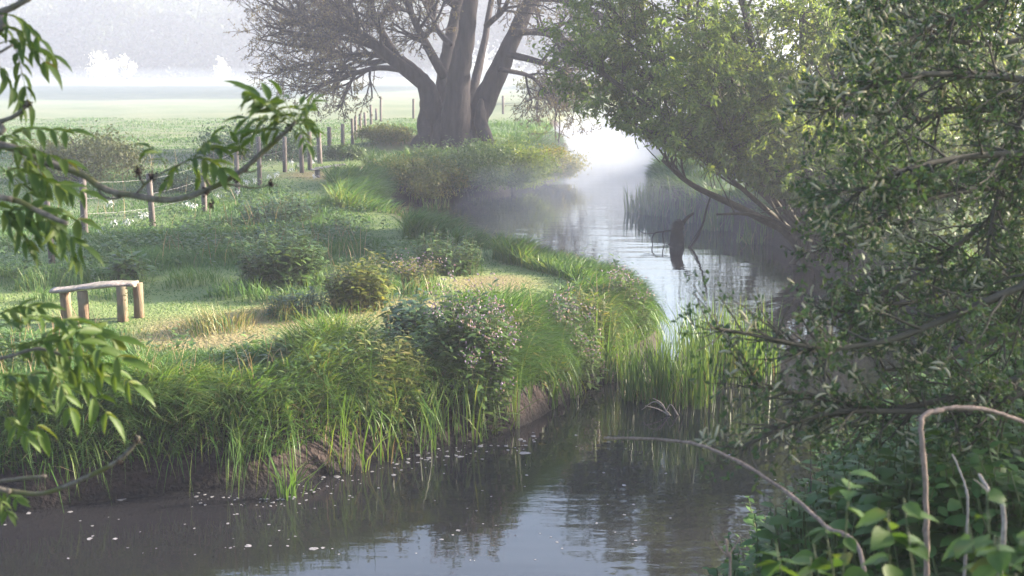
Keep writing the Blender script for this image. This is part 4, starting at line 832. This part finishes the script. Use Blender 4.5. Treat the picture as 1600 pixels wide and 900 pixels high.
G = ashlimb([(-60, 750), (20, 768), (70, 770), (130, 748), (180, 722), (205, 700), (217, 682)], .009, .005, 3.9)
l_ = pxline([(-20, 755), (30, 748), (72, 744)], 3.9); tube(G, l_, np.linspace(.006, .005, len(l_)), 6, wob=.15); G.build('limb', M['ashbark'], ash)
ashlimb([(-80, 560), (0, 560), (60, 545), (110, 560)], .008, .004, 3.8).build('limb', M['ashbark'], ash)
ashlimb([(-80, 100), (-20, 90), (20, 70)], .008, .004, 3.9).build('limb', M['ashbark'], ash)
for px, py, r_ in [(216, 268, 12), (238, 276, 10), (322, 300, 10), (424, 288, 9), (213, 688, 10), (44, 162, 7), (186, 720, 6), (330, 320, 6), (384, 262, 5), (370, 280, 5), (452, 200, 6)]:
    G = Geo(); c = at(px, py, 3.9 if py > 600 else AY); k = 34; pb = c + R.normal(0, 1, (k, 3)) * r_ * .33 * AY / F
    leaves(G, pb, R.normal(0, 1, (k, 3)), R.normal(0, 1, (k, 3)), R.uniform(.006, .014, k), .006, T_SMALL)
    tube(G, [c - np.array([0, 0, r_ * .5 * AY / F]), c, c + np.array([0, 0, r_ * .5 * AY / F])], np.array([.4, 1, .4]) * r_ * .4 * AY / F, 7, wob=.2); G.build('bud_cluster', M['darkbud'], ash)
def ashleaf(GL_, GR_, p0, p1, sag, nl, ll, updir=(0, -.3, 1)):
    """one feathered leaf: a rachis from p0 to p1 sagging by sag, nl leaflet pairs and one at the tip"""
    mid_ = (p0 + p1) / 2 + np.array([0, 0, sag]); rl = smooth_line([p0, mid_, p1], 6); tube(GR_, rl, np.linspace(.0018, .0009, len(rl)), 4, cap=False)
    f_ = np.linspace(.28, .96, nl); pb = np.stack([np.interp(f_, np.linspace(0, 1, len(rl)), rl[:, c]) for c in range(3)], -1); tg = nrm(np.stack([np.interp(f_, np.linspace(0, 1, len(rl)), np.gradient(rl[:, c])) for c in range(3)], -1))
    up = np.array(updir, float) + R.normal(0, .25, 3)
    for s_ in (1, -1):
        sd_ = nrm(np.cross(tg, up)) * s_; d_ = nrm(tg * .62 + sd_ * .8 + np.array([0, 0, -.38]) + R.normal(0, .22, (nl, 3))); l_ = ll * R.uniform(.8, 1.1, nl) * np.interp(f_, [.28, .6, 1], [.75, 1, .85])
        leaves(GL_, pb, d_, up + R.normal(0, .4, (nl, 3)), l_, l_ * R.uniform(.24, .36, nl), T_FINE)
    leaves(GL_, rl[-1:], tg[-1:], up, ll, ll * .33, T_FINE)
sprays = {
    'top': [(-15, 40, 72, 100, 40), (-10, 70, 78, 85, 30), (-10, 95, 30, 160, 20), (20, 62, 44, 160, 20), (-20, 20, 20, 60, 10), (20, 10, -10, 60, 10), (-10, 20, 60, 60, 25), (30, 0, 10, -30, 0)],
    'middle': [(-15, 225, 105, 205, 25), (-10, 235, 100, 250, 20), (-15, 200, 60, 260, 15), (20, 230, 60, 280, 10), (-20, 270, 90, 290, 25), (0, 260, 70, 340, 20), (-20, 320, 80, 380, 25), (10, 330, 125, 345, 25), (60, 330, 112, 400, 20), (-20, 300, 40, 380, 15), (20, 290, 130, 300, 20), (-20, 350, 60, 330, 20), (40, 340, 130, 385, 20)],
    'lower': [(-20, 520, 110, 500, 30), (-20, 540, 160, 590, 45), (20, 545, 190, 560, 40), (60, 550, 170, 650, 35), (0, 560, 60, 670, 25), (-20, 580, 60, 620, 20), (40, 545, 140, 520, 25), (90, 555, 205, 600, 35), (-20, 500, 60, 480, 15), (-20, 600, 90, 600, 30), (70, 560, 110, 640, 20), (-10, 550, 130, 560, 40), (30, 540, 180, 530, 30), (-20, 640, 40, 680, 15)],
    'tip': [(458, 192, 392, 145, 6), (456, 195, 385, 185, 8), (462, 190, 440, 150, 3), (464, 190, 488, 160, 6), (462, 194, 490, 200, 8), (460, 196, 480, 225, 8), (462, 192, 470, 165, 0), (450, 205, 400, 205, 4), (455, 200, 415, 165, 4), (462, 190, 405, 150, 6), (464, 194, 475, 190, 8)],
    'hanging': [(290, 252, 345, 262, 20), (262, 266, 235, 232, 18), (290, 252, 350, 232, 15), (300, 252, 330, 215, 6), (290, 255, 320, 280, 6), (385, 250, 372, 225, 3), (285, 255, 260, 285, 8)],
    'low': [(-15, 765, 25, 780, 4), (-10, 770, 12, 800, 2)]}
for k, L in sprays.items():
    for x0, y0, x1, y1, sg in L:
        Y = AY + R.uniform(-.12, .12) - (.15 if k == 'lower' else 0); Y0 = AY if k in ('tip', 'hanging') else Y
        px_len = math.hypot(x1 - x0, y1 - y0); ll = np.clip(px_len * (.8 if k in ('tip', 'hanging') else .5), 28, 52 if k == 'lower' else 46) * AY / F
        GL_ = Geo(); ashleaf(GL_, GL_, at(x0, y0, Y0), at(x1, y1, Y if k not in ('tip', 'hanging') else Y0 + R.uniform(-.06, .06)), sg * .5 * AY / F, 4 if px_len < 80 else 5, ll)
        GL_.build('leaf', M['ash'], ash)

# ------------------------------------------------------------------ foam flecks on the water
FX = [(490, 858, 22, ''), (388, 853, 16, ''), (140, 842, 14, ''), (180, 842, 11, ''), (268, 758, 26, ''), (190, 780, 20, ''), (820, 708, 26, ''), (690, 843, 12, ''), (716, 829, 10, ''), (356, 818, 8, ''), (420, 820, 8, ''), (45, 802, 11, ''), (8, 820, 9, ''), (110, 800, 12, '')]
for _ in range(95):
    px = R.uniform(60, 1330); py = R.uniform(660, 880)
    lo = np.interp(px, [0, 430, 620, 800, 1000, 1330], [800, 790, 735, 690, 640, 640])
    if py < lo + 6: py = R.uniform(lo + 6, 880)
    if px > 1150 and py > 800: px -= 300
    FX.append((px, py, abs(R.normal(0, 3)) + 3, ''))
k = 14; an = np.linspace(0, 6.28, k, endpoint=False); meshes = []
for q in range(5):
    G = Geo(); r1 = 1 + .25 * R.uniform(-1, 1, k); lo = np.stack([np.cos(an) * r1, np.sin(an) * r1, np.zeros(k)], -1); hi = np.stack([np.cos(an) * r1 * .7, np.sin(an) * r1 * .7, np.full(k, .14)], -1)
    v = np.vstack([lo, hi, [[0, 0, .18]]]); j = np.arange(k); nx_ = (j + 1) % k
    G.add(v, np.stack([j + k, nx_ + k, np.full(k, 2 * k)], 1), np.stack([j, nx_, nx_ + k, j + k], 1)); meshes.append(G.build('foam_fleck', M['foam']))
used = [False] * 5
for q, (px, py, w_, _) in enumerate(FX):
    mi = q % 5; o = meshes[mi] if not used[mi] else meshes[mi].copy()
    if used[mi]: COL.objects.link(o)
    used[mi] = True
    p_ = plane(px, py, 0); s_ = w_ * .34 * p_[1] / F; o.location = (p_[0], p_[1], .002); o.scale = (s_, s_ * R.uniform(.7, 1.6), s_ * .2); o.rotation_euler = (0, 0, R.uniform(-.4, .4))
    size = 'large' if w_ > 13 else 'small'
    where = 'in the dark water below the left bank' if px < 420 else 'in the water below the iris clumps' if px < 700 else 'in the mid river by the sky reflection' if px < 940 else 'in the water near the arching dead stem'
    tag(o, f'{size} white foam fleck drifting {where}', 'foam', 'foam flecks drifting on the river')
# foam scum caught along the iris leaves
GF = Geo(); x0 = R.uniform(0, 1, 150)
for t in x0:
    px = 300 + 540 * t; py = np.interp(px, [300, 430, 520, 620, 720, 840], [775, 785, 755, 728, 704, 690]) + R.normal(0, 7)
    p_ = plane(px, py, .004); s_ = abs(R.normal(0, .010)) + .004; a2 = np.linspace(0, 6.28, 7, endpoint=False); r1 = s_ * R.uniform(.6, 1.3, 7)
    v = np.vstack([np.stack([p_[0] + np.cos(a2) * r1, p_[1] + np.sin(a2) * r1 * 1.3, np.full(7, .003)], -1), [[p_[0], p_[1], .003 + s_ * .35]]]); j = np.arange(7); GF.add(v, np.stack([j, (j + 1) % 7, np.full(7, 7)], 1))
tag(GF.build('foam_scum', M['foam']), kind='stuff')
for o in ROOTS:
    if '_org' in o: del o['_org']
